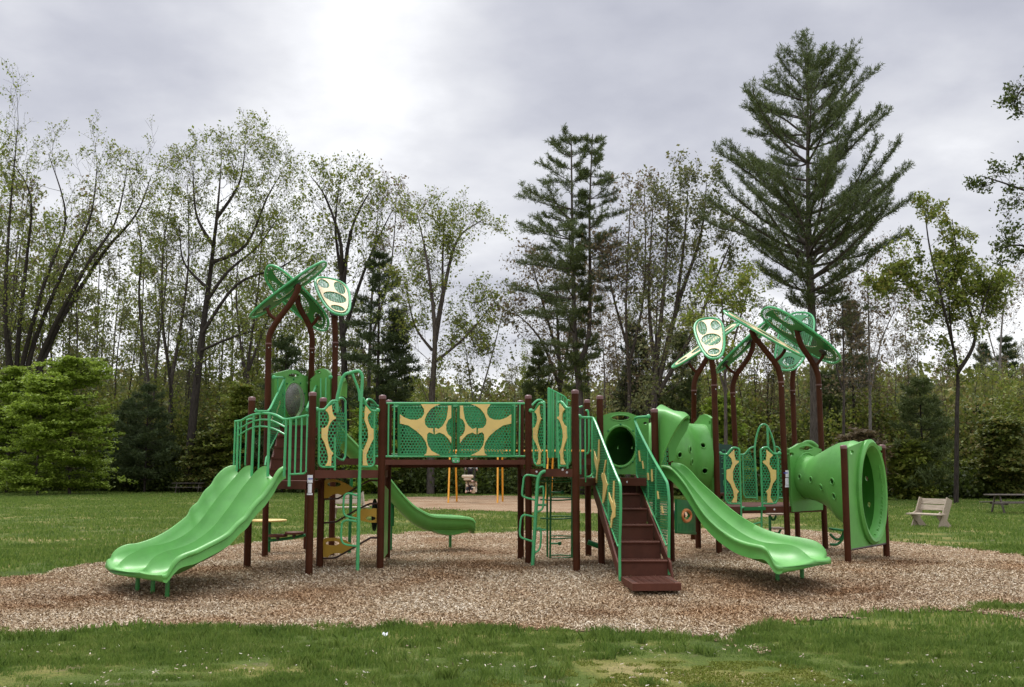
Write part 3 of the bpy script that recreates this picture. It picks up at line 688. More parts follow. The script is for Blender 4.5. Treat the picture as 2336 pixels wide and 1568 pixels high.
hero('thin grey sapling left of the forked maple', 'tree', 64, [[(1922, 1110), (1925, 850), (1920, 640)], ([(1924, 900), (1900, 800), (1885, 700)], .5)],
     0.12, 2.6, (18, 7, 3), M['bark'], M['leaf_red'], 1, 0.14, 0.2, 36, up=0.10, t0=0.3)
hero('forked maple with broad fresh green leaves right of the big pine', 'tree', 54, [[(2180, 1130), (2183, 950), (2183, 840), (2150, 690), (2120, 560), (2110, 478)], ([(2185, 850), (2225, 768), (2195, 650), (2172, 500)], .85), ([(2155, 705), (2080, 648), (2008, 640)], .35), ([(2222, 770), (2245, 690), (2262, 640)], .5), ([(2178, 820), (2165, 700), (2168, 610)], .4)],
     0.14, 1.7, (19, 7, 3), M['barkdark'], M['leaf_maple'], 3, 0.13, 0.13, 37, up=0.08, t0=0.25)
hero('pale bare tree far right beyond the forked maple', 'tree', 84, [[(2272, 1110), (2280, 850), (2290, 700), (2310, 640)], ([(2280, 850), (2250, 740), (2240, 680)], .5)],
     0.14, 3.2, (17, 6, 3), M['barkpale'], M['leaf_red'], 1, 0.14, 0.2, 38, up=0.12, t0=0.25)
hero('tree outside the right edge reaching drooping leafy limbs into view', 'tree', 44, [[(2520, 1120), (2530, 800), (2520, 500), (2480, 200)], ([(2524, 640), (2440, 480), (2330, 432), (2240, 402)], .35), ([(2526, 700), (2420, 600), (2330, 560), (2262, 575)], .35), ([(2520, 420), (2430, 260), (2345, 200), (2312, 238)], .3), ([(2524, 560), (2420, 420), (2350, 340)], .3)],
     0.3, 1.25, (12, 5, 3), M['barkdark'], M['leaf_dark'], 2, 0.11, 0.12, 39, up=-0.02, t0=0.45, spread=0.7)
# pines
bp = at('X', 1858, 1110, 62); bp.z = 0; top = at('X', 1843, 142, 62)
pine('very tall lone white pine with upswept boughs above the right roof', bp, top.z, [(0.42, 1.6, 2.0), (0.47, 4.0, 5.4), (0.51, 6.8, 7.4), (0.57, 7.2, 7.3), (0.66, 6.4, 6.8), (0.76, 5.4, 5.4), (0.86, 4.3, 3.9), (0.94, 2.9, 2.5), (1.0, 1.3, 1.1)],
     41, 0.40, 0.95, 7, 0.24, 0.085, 13, 8, 0.24, 0.032, M['needle'], M['bark'], stem=[bp, at('X', 1860, 900, 62), at('X', 1848, 620, 62), at('X', 1843, 400, 62), top],
     extra=[[at('X', 1850, 745, 62), at('X', 1790, 720, 61), at('X', 1720, 690, 60.5)], [at('X', 1850, 690, 62), at('X', 1800, 640, 61), at('X', 1760, 660, 61)], [at('X', 1852, 680, 62), at('X', 1900, 660, 61.5)],
            [at('X', 1852, 770, 62), at('X', 1920, 740, 62), at('X', 1985, 700, 62)], [at('X', 1852, 640, 62), at('X', 1890, 610, 62), at('X', 1880, 590, 60)]], gapp=0.12)
b0 = at('X', 1322, 1110, 72); b0.z = 0; t1 = at('X', 1303, 306, 72); t2 = at('X', 1352, 306, 72)
sk = Sk(43)
pr1 = [(0.28, 1.4, 0.6), (0.42, 3.4, 1.0), (0.55, 4.2, 1.3), (0.62, 4.2, 1.3), (0.72, 3.9, 1.3), (0.82, 3.3, 1.3), (0.92, 2.0, 1.1), (1.0, 0.5, 0.5)]
pr2 = [(0.36, 0.8, 1.8), (0.48, 0.8, 1.0), (0.60, 1.0, 2.4), (0.72, 1.2, 2.4), (0.84, 1.0, 2.0), (0.94, 0.9, 1.2), (1.0, 0.5, 0.5)]
pine('', b0, t1.z, pr1, 43, 0.34, 0.80, 5, 0.08, 0.035, 10, 9, stem=[b0, at('X', 1322, 900, 72), at('X', 1312, 790, 72), at('X', 1306, 550, 72), t1], sk=sk, gapp=0.2)
pine('', b0, t2.z, pr2, 44, 0.22, 0.80, 5, 0.08, 0.035, 10, 9, stem=[at('X', 1320, 830, 72), at('X', 1342, 770, 72), at('X', 1346, 640, 72), at('X', 1345, 480, 72), t2], sk=sk, gapp=0.2)
root = thing('pine_tree', 'twin topped tall pine forking halfway up, behind the footbridge', 'pine tree', tuple(b0))
finish(sk, root, tuple(b0), M['bark'], M['needle'], needle_cards(sk.a, 8, 0.29, 0.034, 46))
def px_pine(label, x, ytop, d, wl, seed, mt='needle_dark', f0=0.12, **k):
    b_ = at('X', x, 1100, d); b_.z = 0; H = at('X', x, ytop, d).z; w = wl/2336*d
    pr = [(f0, w*0.9, w*0.9), (f0+0.15, w*1.1, w*1.1), (0.6, w*0.9, w*0.9), (0.85, w*0.55, w*0.55), (1, 0.25, 0.25)]
    return pine(label, b_, H, pr, seed, 0.012*H, max(0.5, H/26), 5, 0.05, 0.04, 8, 8, 0.34, 0.042, M[mt], M['barkdark'], name='pine_tree', gapp=0.12, **k)
px_pine('dark shaggy pine just right of the left roof leaves', 858, 580, 76, 88, 51, f0=0.34)
px_pine('pointed young pine at the left end of the footbridge', 900, 705, 78, 48, 52, f0=0.3)
px_pine('dark young pine filling the gap right of the bright beech', 330, 885, 80, 66, 53)
px_pine('broad dark conifer low behind the bright young beech', 285, 915, 82, 52, 54)
px_pine('dark pine behind the curved slide posts', 645, 770, 78, 62, 55)
px_pine('soft green pine between the big pine and the tube panel', 2108, 868, 60, 66, 56, 'needle')
px_pine('dark pointed spruce at the far right skyline', 2262, 792, 96, 46, 57)
px_pine('tallest dark spruce at the right edge of the skyline', 2312, 768, 92, 44, 58)
px_pine('small dark pine low behind the forked maple', 2230, 930, 70, 50, 59)
px_pine('bushy pine behind the right tower between its posts', 1900, 850, 72, 60, 60, 'needle')
px_pine('thin pine among the trunks left of the right roof leaves', 1560, 760, 74, 46, 61, 'needle', f0=0.3)
px_pine('ragged dark pine half hidden behind the vase shaped tree', 1455, 740, 76, 50, 62, f0=0.35)
px_pine('lanky pine leaning at the right of the big pine trunk', 1955, 690, 70, 58, 63, 'needle', f0=0.55)
px_pine('low dark pine left of the twin pine trunks', 1230, 800, 76, 44, 64, 'needle', f0=0.3)
# layered bright green young beech and its neighbours
def beech(label, x, ytop, d, wpx, seed, mt, per=10, size=0.17, name='young_tree', tiers=26, cat='young tree'):
    b_ = at('X', x, 1100, d); b_.z = 0; H = at('X', x, ytop, d).z; w = wpx/2336*d; sk = Sk(seed); R = sk.r
    P = [b_+Vector((R.uniform(-.2, .2)*(i > 0), R.uniform(-.2, .2)*(i > 0), H*i/7)) for i in range(8)]; sk.limb(P, 0.012*H, 0.02, 7)
    for k in range(tiers*4):
        f = 0.03+0.95*R.random()**0.9; z = f*H; az = R.uniform(0, 6.28); rad = w*math.sqrt(max(.02, 1-(max(0, f-0.3)/0.72)**2))*R.choice([R.uniform(.5, .8), R.uniform(.8, 1.1)])*(1 if f > .08 else .8)
        i = min(int(f*7), 6); a = P[i].lerp(P[i+1], f*7-i); e = 0.25-0.2*(1-f)
        br = wiggle(R, a, Vector((math.cos(az), math.sin(az), e)), rad, 6, -0.02+0.06*f, 0.05); sk.limb(br, 0.03, 0.006, 3)
        for s_ in range(9):
            t = 0.2+0.8*R.random(); ii = min(int(t*6), 5); p0 = br[ii].lerp(br[ii+1], t*6-ii); dd = Vector((R.gauss(0, 1), R.gauss(0, 1), R.gauss(0, 0.12))).normalized()
            tw_ = wiggle(R, p0, dd, R.uniform(0.3, 0.8)*(1+0.1*rad), 3, -0.02, 0.05)
            for q in range(4): sk.a.append((tw_[q], dd))
    root = thing(name, label, cat, tuple(b_))
    g = np.random.default_rng(seed); A = np.array([tuple(p) for p, _ in sk.a]); n = len(A)*per; c = np.repeat(A, per, 0)+g.normal(0, 1, (n, 3))*np.array([.17, .17, .06])
    u = g.normal(0, 1, (n, 3))*np.array([1, 1, .45]); u /= np.linalg.norm(u, axis=1)[:, None]; w2 = np.cross(u, np.array([0, 0, 1.0])+g.normal(0, .45, (n, 3))); w2 /= np.linalg.norm(w2, axis=1)[:, None]
    s = size*g.uniform(.6, 1.3, n)[:, None]/2; u = u*s*1.5; w2 = w2*s
    v = np.stack([c-u, c+w2, c+u, c-w2], 1).reshape(-1, 3)
    finish(sk, root, tuple(b_), M['bark'], M[mt], (v, np.arange(4*n).reshape(-1, 4)))
beech('bright fresh green layered young beech at the left wood edge', 160, 815, 74, 112, 71, 'leaf_bright', 8, .15)
beech('low fresh green beech filling between two taller ones at the left', 88, 865, 71, 92, 83, 'leaf_bright', 7, .15)
beech('bright green sapling thicket tree cut by the left frame edge', 15, 835, 78, 95, 72, 'leaf_bright', 7, .15)
beech('yellow green sapling between the two slide posts', 545, 880, 80, 60, 73, 'leaf_maple', 6)
beech('bright green bush tree right of the left tower at bridge height', 850, 935, 74, 62, 74, 'leaf_bright', 6)
beech('light green sapling seen between the right roof posts', 1655, 905, 62, 46, 75, 'leaf_bright', 6)
beech('rust tinged shrubby tree left of the wooden bench', 1960, 985, 60, 52, 76, 'leaf_red', 5)
beech('green shrubby tree above the wooden bench', 2085, 1010, 60, 54, 77, 'leaf_maple', 5)
beech('dense green shrubby tree above the right picnic table', 2290, 960, 62, 62, 78, 'under', 6)
beech('green sapling in front of the dark leaning trunk', 470, 990, 80, 52, 79, 'under', 6)
beech('dull green shrubby tree behind the left slide', 625, 960, 80, 56, 80, 'under', 6)
# far slim trees: a few kinds, each copied; every one its own object
protos = []
for i, (bk, lf, per, L, stems_) in enumerate([('bark', 'leaf_far', 3, 2.6, 1), ('barkdark', 'leaf_maple', 3, 2.4, 1), ('barkpale', 'leaf_red', 1, 2.6, 1), ('bark', 'leaf_maple', 3, 2.6, 2), ('barkdark', 'leaf_red', 2, 2.4, 2), ('bark', 'leaf_far', 2, 2.8, 2)]):
    sk = Sk(200+i); R = sk.r
    for s_ in range(stems_):
        P = [Vector((0, 0, -0.2))]; d = Vector((R.uniform(-.05, .05)+(s_*0.16), R.uniform(-.05, .05), 1)); 
        for k in range(9): d = (d+Vector((R.gauss(0, .035), R.gauss(0, .035), 0.05))).normalized(); P.append(P[-1]+d*2.1)
        sk.limb(P, 0.15, 0.015, 6); grow(sk, P, L, 0.15*0.24, 0, 3, (17, 6, 3), 0.12, 0.15, 0.8, 0.30)
    v, f = leaf_cards(sk.a, max(1, per-1), 0.17, 0.2, 300+i); protos.append((sk, M[bk], M[lf], v, f))
made = {}
kinds = [('slim_tree', 'slim grey green tree'), ('slim_tree', 'slim yellow green tree'), ('birch_tree', 'pale stemmed bare birch'), ('slim_tree', 'two stemmed yellow green tree'), ('slim_tree', 'two stemmed rusty budding tree'), ('slim_tree', 'two stemmed thin grey tree')]
marks = [(0, 'far behind the spreading maple'), (230, 'far behind the bright young beech'), (360, 'far behind the dark leaning maple'), (520, 'far behind the left slide entrance'), (640, 'far behind the left roof posts'), (760, 'far behind the dark shaggy pine'), (930, 'far behind the footbridge panels'),
         (1180, 'far behind the twin pine'), (1400, 'far behind the vase shaped tree'), (1560, 'far behind the tunnel'), (1700, 'far behind the big pine'), (1900, 'far behind the tube slide mouth'), (2080, 'far behind the wooden bench'), (2220, 'far behind the right picnic table')]
R = random.Random(5); spots = []
def topy(x):
    return np.interp(x, [0, 150, 300, 500, 700, 800, 930, 1000, 1180, 1260, 1500, 1680, 1800, 2000, 2150, 2336], [420, 470, 560, 560, 560, 640, 760, 830, 790, 640, 600, 640, 700, 690, 760, 800])
for k in range(78):
    x = (k+R.random())/78*2500-80
    if 950 < x < 1160 and R.random() < 0.6: continue
    spots.append((x, R.uniform(86, 118)-x*0.010, topy(min(2336, max(0, x)))+R.uniform(-20, 130), R.choice([0, 0, 1, 3, 4, 5, 5]) if x < 900 else R.choice([0, 2, 2, 4, 4, 5, 1])))
for k in range(64):
    x = (k+R.random())/64*2460-60
    if 960 < x < 1150: continue
    spots.append((x, R.uniform(88, 104)-x*0.010, min(850, topy(min(2336, max(0, x)))+R.uniform(110, 230)), R.choice([1, 3, 0, 1, 3, 5]) if x < 900 else R.choice([1, 3, 4, 4, 5, 1])))
cnt = {}
ordn = ['leftmost', 'second', 'third', 'fourth', 'fifth', 'sixth', 'seventh', 'eighth', 'ninth', 'tenth', 'eleventh', 'twelfth', 'thirteenth', 'fourteenth', 'fifteenth', 'sixteenth', 'seventeenth', 'eighteenth', 'nineteenth', 'twentieth']
for x, d, ty, k in sorted(spots):
    b_ = at('X', x, 1100, d); b_.z = 0; H = at('X', x, ty, d).z; nm, lk = kinds[k]
    mk = [q for q in marks if q[0] <= max(0, x)][-1][1]; c = cnt.get((lk, mk), 0); cnt[(lk, mk)] = c+1
    lab = f'{lk} {mk}, {ordn[c]} from the left' if c else f'{lk} {mk}, leftmost one'
    root = thing(nm, lab, 'tree', tuple(b_), 'slim trees of the far woods', rz=R.uniform(0, 6.28)); s = H/18.5; root.scale = (s*R.uniform(0.8, 1.0), s*R.uniform(0.8, 1.0), s)
    sk, bm_, lm_, v, f = protos[k]
    if k not in made:
        o1 = limbs_mesh(sk, 'trunk', bm_, root, (0, 0, 0)); o2 = big_mesh('crown', v, f, lm_, parent=root); made[k] = (o1, o2)
    else:
        for o in made[k]:
            c_ = o.copy(); SC.collection.objects.link(c_); c_.parent = root
# the brush and far wood that reads as one mass
g = np.random.default_rng(77)
def brush(name, label, n, d0, d1, top, size, mt, kindname='undergrowth', clump=0.9):
    nc = int(n*1.35)//60; pxx = g.uniform(-620, 2880, nc); fr_ = g.random(nc)
    d = (d0[0]+(d0[1]-d0[0])*pxx/2336)*(1-fr_)+(d1[0]+(d1[1]-d1[0])*pxx/2336)*fr_
    X = (pxx-1168)/2336*d; yt = top(pxx)+g.normal(0, 9, nc); H = (1072-yt)/2336*d*1.0+EYE+0.0
    z = H*np.sqrt(g.random(nc))*g.uniform(0.3, 1, nc)**0.4
    C = np.stack([X, d, z], -1); n2 = nc*60; c = np.repeat(C, 60, 0)+g.normal(0, 1, (n2, 3))*np.array([clump, clump, clump*0.55]); c[:, 2] = np.abs(c[:, 2])+0.05
    u = g.normal(0, 1, (n2, 3)); u /= np.linalg.norm(u, axis=1)[:, None]; w = np.cross(u, g.normal(0, 1, (n2, 3))); w /= np.linalg.norm(w, axis=1)[:, None]
    s = size*g.uniform(.5, 1.3, n2)[:, None]/2; u = u*s*1.4; w = w*s
    v = np.stack([c-u, c+w, c+u, c-w], 1).reshape(-1, 3)
    return tag(big_mesh(name, v, np.arange(4*n2).reshape(-1, 4), mt), label, kindname, kind='stuff')
brush('distant_woodland', 'mass of far budding woodland closing the view behind the trees', 170000, (104, 84), (150, 130), lambda x: np.interp(x, [0, 300, 600, 900, 1200, 1300, 1700, 2336], [840, 850, 858, 880, 886, 884, 868, 855])+14*np.sin(x*.03)+10*np.sin(x*.083), 0.42, M['under2'], 'woodland', 1.3)
brush('undergrowth', 'dense leafy undergrowth along the foot of the woods', 160000, (86, 65), (96, 76), lambda x: np.interp(x, [0, 260, 600, 1000, 1300, 1700, 2000, 2336], [895, 900, 905, 930, 945, 940, 915, 900])+34*np.sin(x*.021)+24*np.sin(x*.047+1)+14*np.sin(x*.13), 0.19, M['under'], clump=0.8)
brush('undergrowth', 'patches of fresh yellow green saplings in the undergrowth', 120000, (85, 64), (97, 80), lambda x: 930+60*np.sin(x*.017+2)+45*np.sin(x*.043)+20*np.sin(x*.11), 0.17, M['leaf_maple'], clump=0.7)
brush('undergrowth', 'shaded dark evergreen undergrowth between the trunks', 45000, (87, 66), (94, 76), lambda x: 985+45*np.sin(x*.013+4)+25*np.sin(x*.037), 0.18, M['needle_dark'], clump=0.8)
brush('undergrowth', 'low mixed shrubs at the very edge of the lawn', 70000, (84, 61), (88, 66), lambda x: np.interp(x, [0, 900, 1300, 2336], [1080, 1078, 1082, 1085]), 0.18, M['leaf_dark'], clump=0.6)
# ---------------------------------------------------------------- the play structure: bolted together, one thing
PS = thing('play_structure', 'large green and brown playground structure with slides, footbridge, stairs and leaf roofs', 'playground', (0.6, 19.5, 0))
PR = 0.0635
G_ = lambda x, y: ground(x, y)
def gp(x, y): g = ground(x, y); return Vector((g.x, g.y+0.05, g.z))
POST = {k: gp(*v) for k, v in dict(P1=(562, 1297), P2=(703, 1314), P3=(603, 1272), P4=(728, 1297), P5=(866, 1301), P6=(755, 1269), P7=(882, 1276), P8=(697, 1255),
    P9=(1206, 1289), P10=(1188, 1277), P11=(1316, 1307), P12=(1343, 1270), P13=(1373, 1290), P15=(1533, 1286),
    R1=(1581, 1232), R2=(1594, 1253), R3=(1642, 1265), R4=(1690, 1240), R5=(1800, 1262), R6=(1822, 1240), R7=(1885, 1256), T1=(1937, 1286), T2=(2025, 1273)).items()}
POST['P14'] = Vector((2.58, 18.5, 0))
def tip(k, x, y): p = at('X', x, y, POST[k].y); return p
def short_post(k, x, y):
    t = tip(k, x, y); b = POST[k].copy(); b.z = -0.3; t.x = (b.x*0.5+t.x*0.5)
    t.x = b.x+(t.x-b.x)*0.4
    o = MB().tube([b, t-Vector((0, 0, 0.02))], PR, 20).build('post', M['brown'], PS)
    c = MB(); c.tube([t-Vector((0, 0, .06)), t-Vector((0, 0, .01)), t+Vector((0, 0, 0.004)), t+Vector((0, 0, 0.014))], [PR+.004, PR+.004, PR-.006, PR*0.45], 20)
    cc = c.build('cap', M['capm'], PS); cc.parent = o
    return o
M['capm'] = painted('post cap', (0.16, 0.07, 0.06), 0.35)
for k, x, y in [('P1', 572, 907), ('P2', 711, 896), ('P4', 736, 909), ('P5', 872, 903), ('P7', 885, 914), ('P9', 1205, 903), ('P10', 1188, 915), ('P11', 1309, 891), ('P12', 1338, 913), ('P13', 1367, 904),
                ('P14', 1488, 934), ('P15', 1526, 940), ('T1', 1924, 1017), ('T2', 2013, 1016)]: short_post(k, x, y)
def child(o, p): o.parent = p; o.location = (0, 0, 0); return o
def sub(mb, name, mt, parent, **k): return child(mb.build(name, mt, PS, **k), parent)
# tall posts that bend over and carry the roof leaves
def roof_post(k, fr, trace, joint, branch, d=None, up=None):
    d = POST[k].y if d is None else d
    b = POST[k].copy(); b.z = -0.3
    P = [at(fr, X, Y, d) for X, Y in trace]          # from the joint up to the tip
    j = P[0]
    o = MB().tube([b, b.lerp(j, 0.5), j], PR*0.98, 18).build('post', M['brown'], PS)
    sub(MB().tube([j-Vector((0, 0, 0.015)), j+Vector((0, 0, 0.012))], PR+.006, 18), 'collar', M['capm'], o)
    sub(MB().ball(j+Vector((0.02, -PR-.002, -.09)), .013, 8), 'bolt', M['bolt'], o)
    sub(MB().tube([j]+P[1:], PR*0.98, 16, sub=6), 'curved_limb', M['brown'], o)
    Q = None
    if branch:
        Q = [at(fr, X, Y, d-(0.0)) for X, Y in branch]
        sub(MB().tube(Q, 0.036, 12, sub=6), 'side_branch', M['brown'], o)
    return o, P, Q
RP = {}
RP['P3'] = roof_post('P3', 'L', [(425, 1800), (440, 1640), (500, 1500), (600, 1340), (760, 1130), (900, 930), (990, 760), (1040, 610)], None, [(600, 1320), (500, 1260), (430, 1180), (395, 1080)])
RP['P8'] = roof_post('P8', 'L', [(1300, 1900), (1305, 1730), (1290, 1600), (1240, 1430), (1160, 1270), (1060, 1090), (1010, 930), (1010, 830)], None, [(1250, 1480), (1350, 1370), (1400, 1300), (1425, 1250)], d=22.0)
RP['P6'] = roof_post('P6', 'L', [(1770, 1780), (1765, 1600), (1760, 1420), (1745, 1280), (1740, 1190)], None, [(1770, 1400), (1790, 1300), (1760, 1200)])
RP['R1'] = roof_post('R1', 'R', [(290, 1130), (292, 1040), (320, 940), (385, 830), (450, 720), (480, 640)], None, [(320, 890), (260, 830), (215, 765)], d=24.5)
RP['R3'] = roof_post('R3', 'R', [(552, 1060), (550, 960), (535, 840), (515, 700)], None, [(545, 860), (525, 760), (520, 710)])
RP['R4'] = roof_post('R4', 'R', [(795, 1160), (798, 1060), (840, 930), (930, 800), (1000, 700), (1048, 590), (1062, 500), (1040, 490)], None, [(850, 920), (770, 870), (715, 810), (695, 770)])
RP['R5'] = roof_post('R5', 'R', [(1425, 1020), (1410, 930), (1370, 810), (1270, 670), (1150, 520), (1075, 430), (1040, 330)], None, [(1345, 745), (1420, 680), (1470, 610), (1480, 570)])
RP['R6'] = roof_post('R6', 'R', [(1577, 1130), (1575, 1000), (1595, 800), (1610, 640), (1615, 470)], None, [(1585, 860), (1545, 800), (1535, 730)])
RP['R7'] = roof_post('R7', 'R', [(1918, 1055), (1905, 930), (1860, 810), (1780, 680), (1700, 560), (1650, 430), (1625, 300)], None, [(1880, 800), (1940, 730), (1970, 680), (1972, 640)])
b = POST['R2'].copy(); b.z = -.3
o = MB().tube([b, at('X', 1588, 955, b.y)], PR, 16).build('post', M['brown'], PS)
# roof leaves
def leaf(fr, A, dA, B, dB, C, dC, flip=False, taper=0.34, overlay=True):
    a = at(fr, *A, dA); b = at(fr, *B, dB); c = at(fr, *C, dC); mid = (a+b)/2
    u = (a-b); L = u.length; u.normalize(); w = c-mid; w -= u*w.dot(u); W = w.length; w.normalize(); n = u.cross(w)
    if (n.z < 0) != flip: n = -n
    def pt(s, t_, h=0.0): return mid+u*(s*L/2)+w*(t_*W)+n*h       # s -1..1 narrow to wide end
    out_ = []
    for i in range(44):
        th = 2*math.pi*i/44; cs_, sn = math.cos(th), math.sin(th); ex = 0.74
        s_ = math.copysign(abs(cs_)**ex, cs_); t_ = math.copysign(abs(sn)**ex, sn)
        out_.append((s_, t_*(1-taper*(1-s_)/2)*1.05))
    rim = [pt(s_, t_) for s_, t_ in out_]
    uv = lambda v: ((v-mid).dot(u), (v-mid).dot(w))
    o = MB().flat([pt(s_*.99, t_*.99) for s_, t_ in out_], [], n, 0.008).build('roof_leaf', M['perf_leaf'], PS, uvplane=uv, smooth_=False)
    sub(MB().tube(rim, 0.026, 8, closed=True), 'rim', M['tubeg'], o)
    def el(cs, ct, rs, rt, k=18, sk_=0.0): return [(cs+rs*math.cos(2*math.pi*i/k), ct+rt*math.sin(2*math.pi*i/k)+sk_*math.cos(2*math.pi*i/k)) for i in range(k)]
    holes = [el(0.56, 0.46, .27, .33), el(0.50, -0.40, .36, .30), el(-0.12, 0.0, .30, .60), el(-0.70, 0.0, .15, .36)]
    inner = [(s_*.90, t_*.86) for s_, t_ in out_]
    mb = MB().flat([pt(s_, t_, .014) for s_, t_ in inner], [[pt(s_, t_, .014) for s_, t_ in h] for h in holes], n, 0.012)
    sub(mb, 'vein_overlay', M['cream_sheet'], o, smooth_=False)
    mb = MB().flat([pt(s_, t_, -.012) for s_, t_ in inner], [[pt(s_, t_, -.012) for s_, t_ in [(q[0], q[1]) for q in el(h[0][0]-.25, sum(p[1] for p in h)/len(h), .0, .0)]] for h in []]+[[pt(s_, t_, -.012) for s_, t_ in h] for h in holes], n, 0.008)
    sub(mb, 'leaf_sheet', M['sheetg'], o, smooth_=False)
    return o, n
def plate(fr, X, Y, d, n, o, r=0.095):
    c = at(fr, X, Y, d); sub(MB().tube([c-n*.012, c+n*.012], r, 16), 'mount_plate', M['black'], o)
o, n = leaf('L', (1655, 485), 22.6, (1845, 1210), 21.0, (1330, 640), 21.9, taper=.42); plate('L', 1745, 1200, 21.3, n, o)
o, n = leaf('L', (1575, 165), 21.6, (75, 1270), 21.6, (905, 515), 21.0, taper=.15); plate('L', 1000, 620, 21.3, n, o); plate('L', 390, 1080, 21.2, n, o)
o, n = leaf('L', (370, 330), 22.4, (1620, 1460), 22.4, (1150, 700), 21.9, taper=.15); plate('L', 1430, 1265, 22.1, n, o)
o, n = leaf('R', (455, 190), 23.0, (565, 712), 21.4, (725, 430), 22.1, taper=.42); plate('R', 520, 705, 21.8, n, o)
o, n = leaf('R', (870, 240), 24.6, (12, 828), 24.6, (470, 560), 24.2, taper=.2); plate('R', 205, 765, 24.5, n, o)
o, n = leaf('R', (1300, 215), 24.9, (580, 880), 24.9, (905, 505), 24.4, taper=.15); plate('R', 1010, 500, 24.8, n, o); plate('R', 700, 780, 24.7, n, o)
o, n = leaf('R', (682, 98), 22.2, (1712, 678), 22.2, (1175, 402), 21.7, taper=.15)
o, n = leaf('R', (1200, 70), 22.9, (2165, 755), 22.9, (1800, 320), 22.3, taper=.15); plate('R', 1650, 330, 22.7, n, o); plate('R', 1970, 630, 22.7, n, o)
o, n = leaf('R', (1690, 110), 25.4, (1490, 868), 24.4, (1862, 330), 24.9, flip=True, taper=.2); plate('R', 1530, 735, 24.6, n, o)

# decks
def deck(name, pts, z, th=0.14):
    pl = [Vector((p[0], p[1], z-th/2)) for p in pts]
    o = MB().flat(pl, [], (0, 0, 1), th).build('deck', M['deck'], PS, smooth_=False)
    return o
def out2(c, pts, k): return [(c[0]+(p[0]-c[0])*k, c[1]+(p[1]-c[1])*k) for p in pts]
pp = POST
def poly(*ks): return [(pp[k].x, pp[k].y) for k in ks]
nA = Plane(pp['P1'], pp['P2'])                     # the long front edge of the slide deck
ext = [(pp['P1'].x+nA.n.x*.12, pp['P1'].y+nA.n.y*.12), (pp['P2'].x+nA.n.x*.12, pp['P2'].y+nA.n.y*.12)]
deck('', [ext[0], ext[1], (pp['P4'].x, pp['P4'].y), (pp['P3'].x+.1, pp['P3'].y-1.0)], 1.56)
deck('', poly('P2', 'P5', 'P7', 'P4'), 1.745)
deck('', [(pp['P3'].x, pp['P3'].y), (pp['P6'].x, pp['P6'].y), (pp['P8'].x, 22.3)], 2.62)
deck('', poly('P9', 'P11', 'P12', 'P10'), 1.765)
deck('', [(pp['P11'].x, pp['P11'].y), (pp['P13'].x, pp['P13'].y), (pp['P14'].x, pp['P14'].y), (pp['P15'].x, pp['P15'].y), (2.2, 20.6), (pp['P12'].x, pp['P12'].y)], 1.60)
deck('', [(pp[k].x, pp[k].y) for k in ('R3', 'R5', 'R7', 'R6', 'R4', 'R2')], 0.975)
for fr, X, Y, d in [('A1', 1552, 1505, 18.0), ('A1', 1880, 1500, 18.3), ('C3', 1075, 1560, 18.2), ('C', 190, 672, 18.9), ('C', 400, 677, 18.2), ('F6', 375, 997, 21.9), ('F6', 820, 1002, 22.0), ('C', 818, 743, 18.95)]:
    MB().tube([at(fr, X, Y, d-.02), at(fr, X, Y, d-.045)], .02, 10).build('bolt', M['bolt'], PS)

# stairs rising to the high deck
def stairs(name, front_l, front_r, back_l, back_r, z0, z1, n, first=0):
    fl, fr_, bl, br = [Vector((*p, 0)) for p in (front_l, front_r, back_l, back_r)]
    o = None
    root = MB()
    for s_ in (0, 1):
        a, b_ = ((fl, bl), (fr_, br))[s_]; d = (b_-a); side = (fr_-fl).normalized()*(0.018 if s_ else -0.018)
        q = [Vector((a.x, a.y, z0-.20)), Vector((a.x, a.y, z0+.06)), Vector((b_.x, b_.y, z1+.02)), Vector((b_.x, b_.y, z1-.26))]
        root.flat([v+side for v in q], [], side, 0.03)
    o = root.build(name, M['deck'], PS, smooth_=False)
    for k in range(n):
        t0 = k/n; t1 = (k+1)/n; za = z0+(z1-z0)*k/n; zb = z0+(z1-z0)*(k+1)/n
        a, b_ = fl.lerp(bl, t0), fr_.lerp(br, t0); c, d = fl.lerp(bl, t1), fr_.lerp(br, t1)
        mb = MB(); mb.flat([Vector((a.x, a.y, za-.004)), Vector((b_.x, b_.y, za-.004)), Vector((b_.x, b_.y, zb-.03)), Vector((a.x, a.y, zb-.03))], [], Vector((0, 1, 0)), .012)
        if k < n: 
            e = (fl-bl).normalized()*.03
            mb.flat([Vector((a.x, a.y, zb-.014))+e, Vector((b_.x, b_.y, zb-.014))+e, Vector((d.x, d.y, zb-.014)), Vector((c.x, c.y, zb-.014))], [], Vector((0, 0, 1)), .03)
        sub(mb, 'step', M['deck'], o, smooth_=False)
    return o
sl_ = at('A1', 600, 1425, 18.75); sr_ = at('A1', 1150, 1425, 18.75)
bl_ = at('A1', 795, 868, 20.6); br_ = at('A1', 1235, 868, 20.6)
stairs('upper_stairs', sl_[:2], sr_[:2], bl_[:2], br_[:2], 1.56, 2.62, 5)

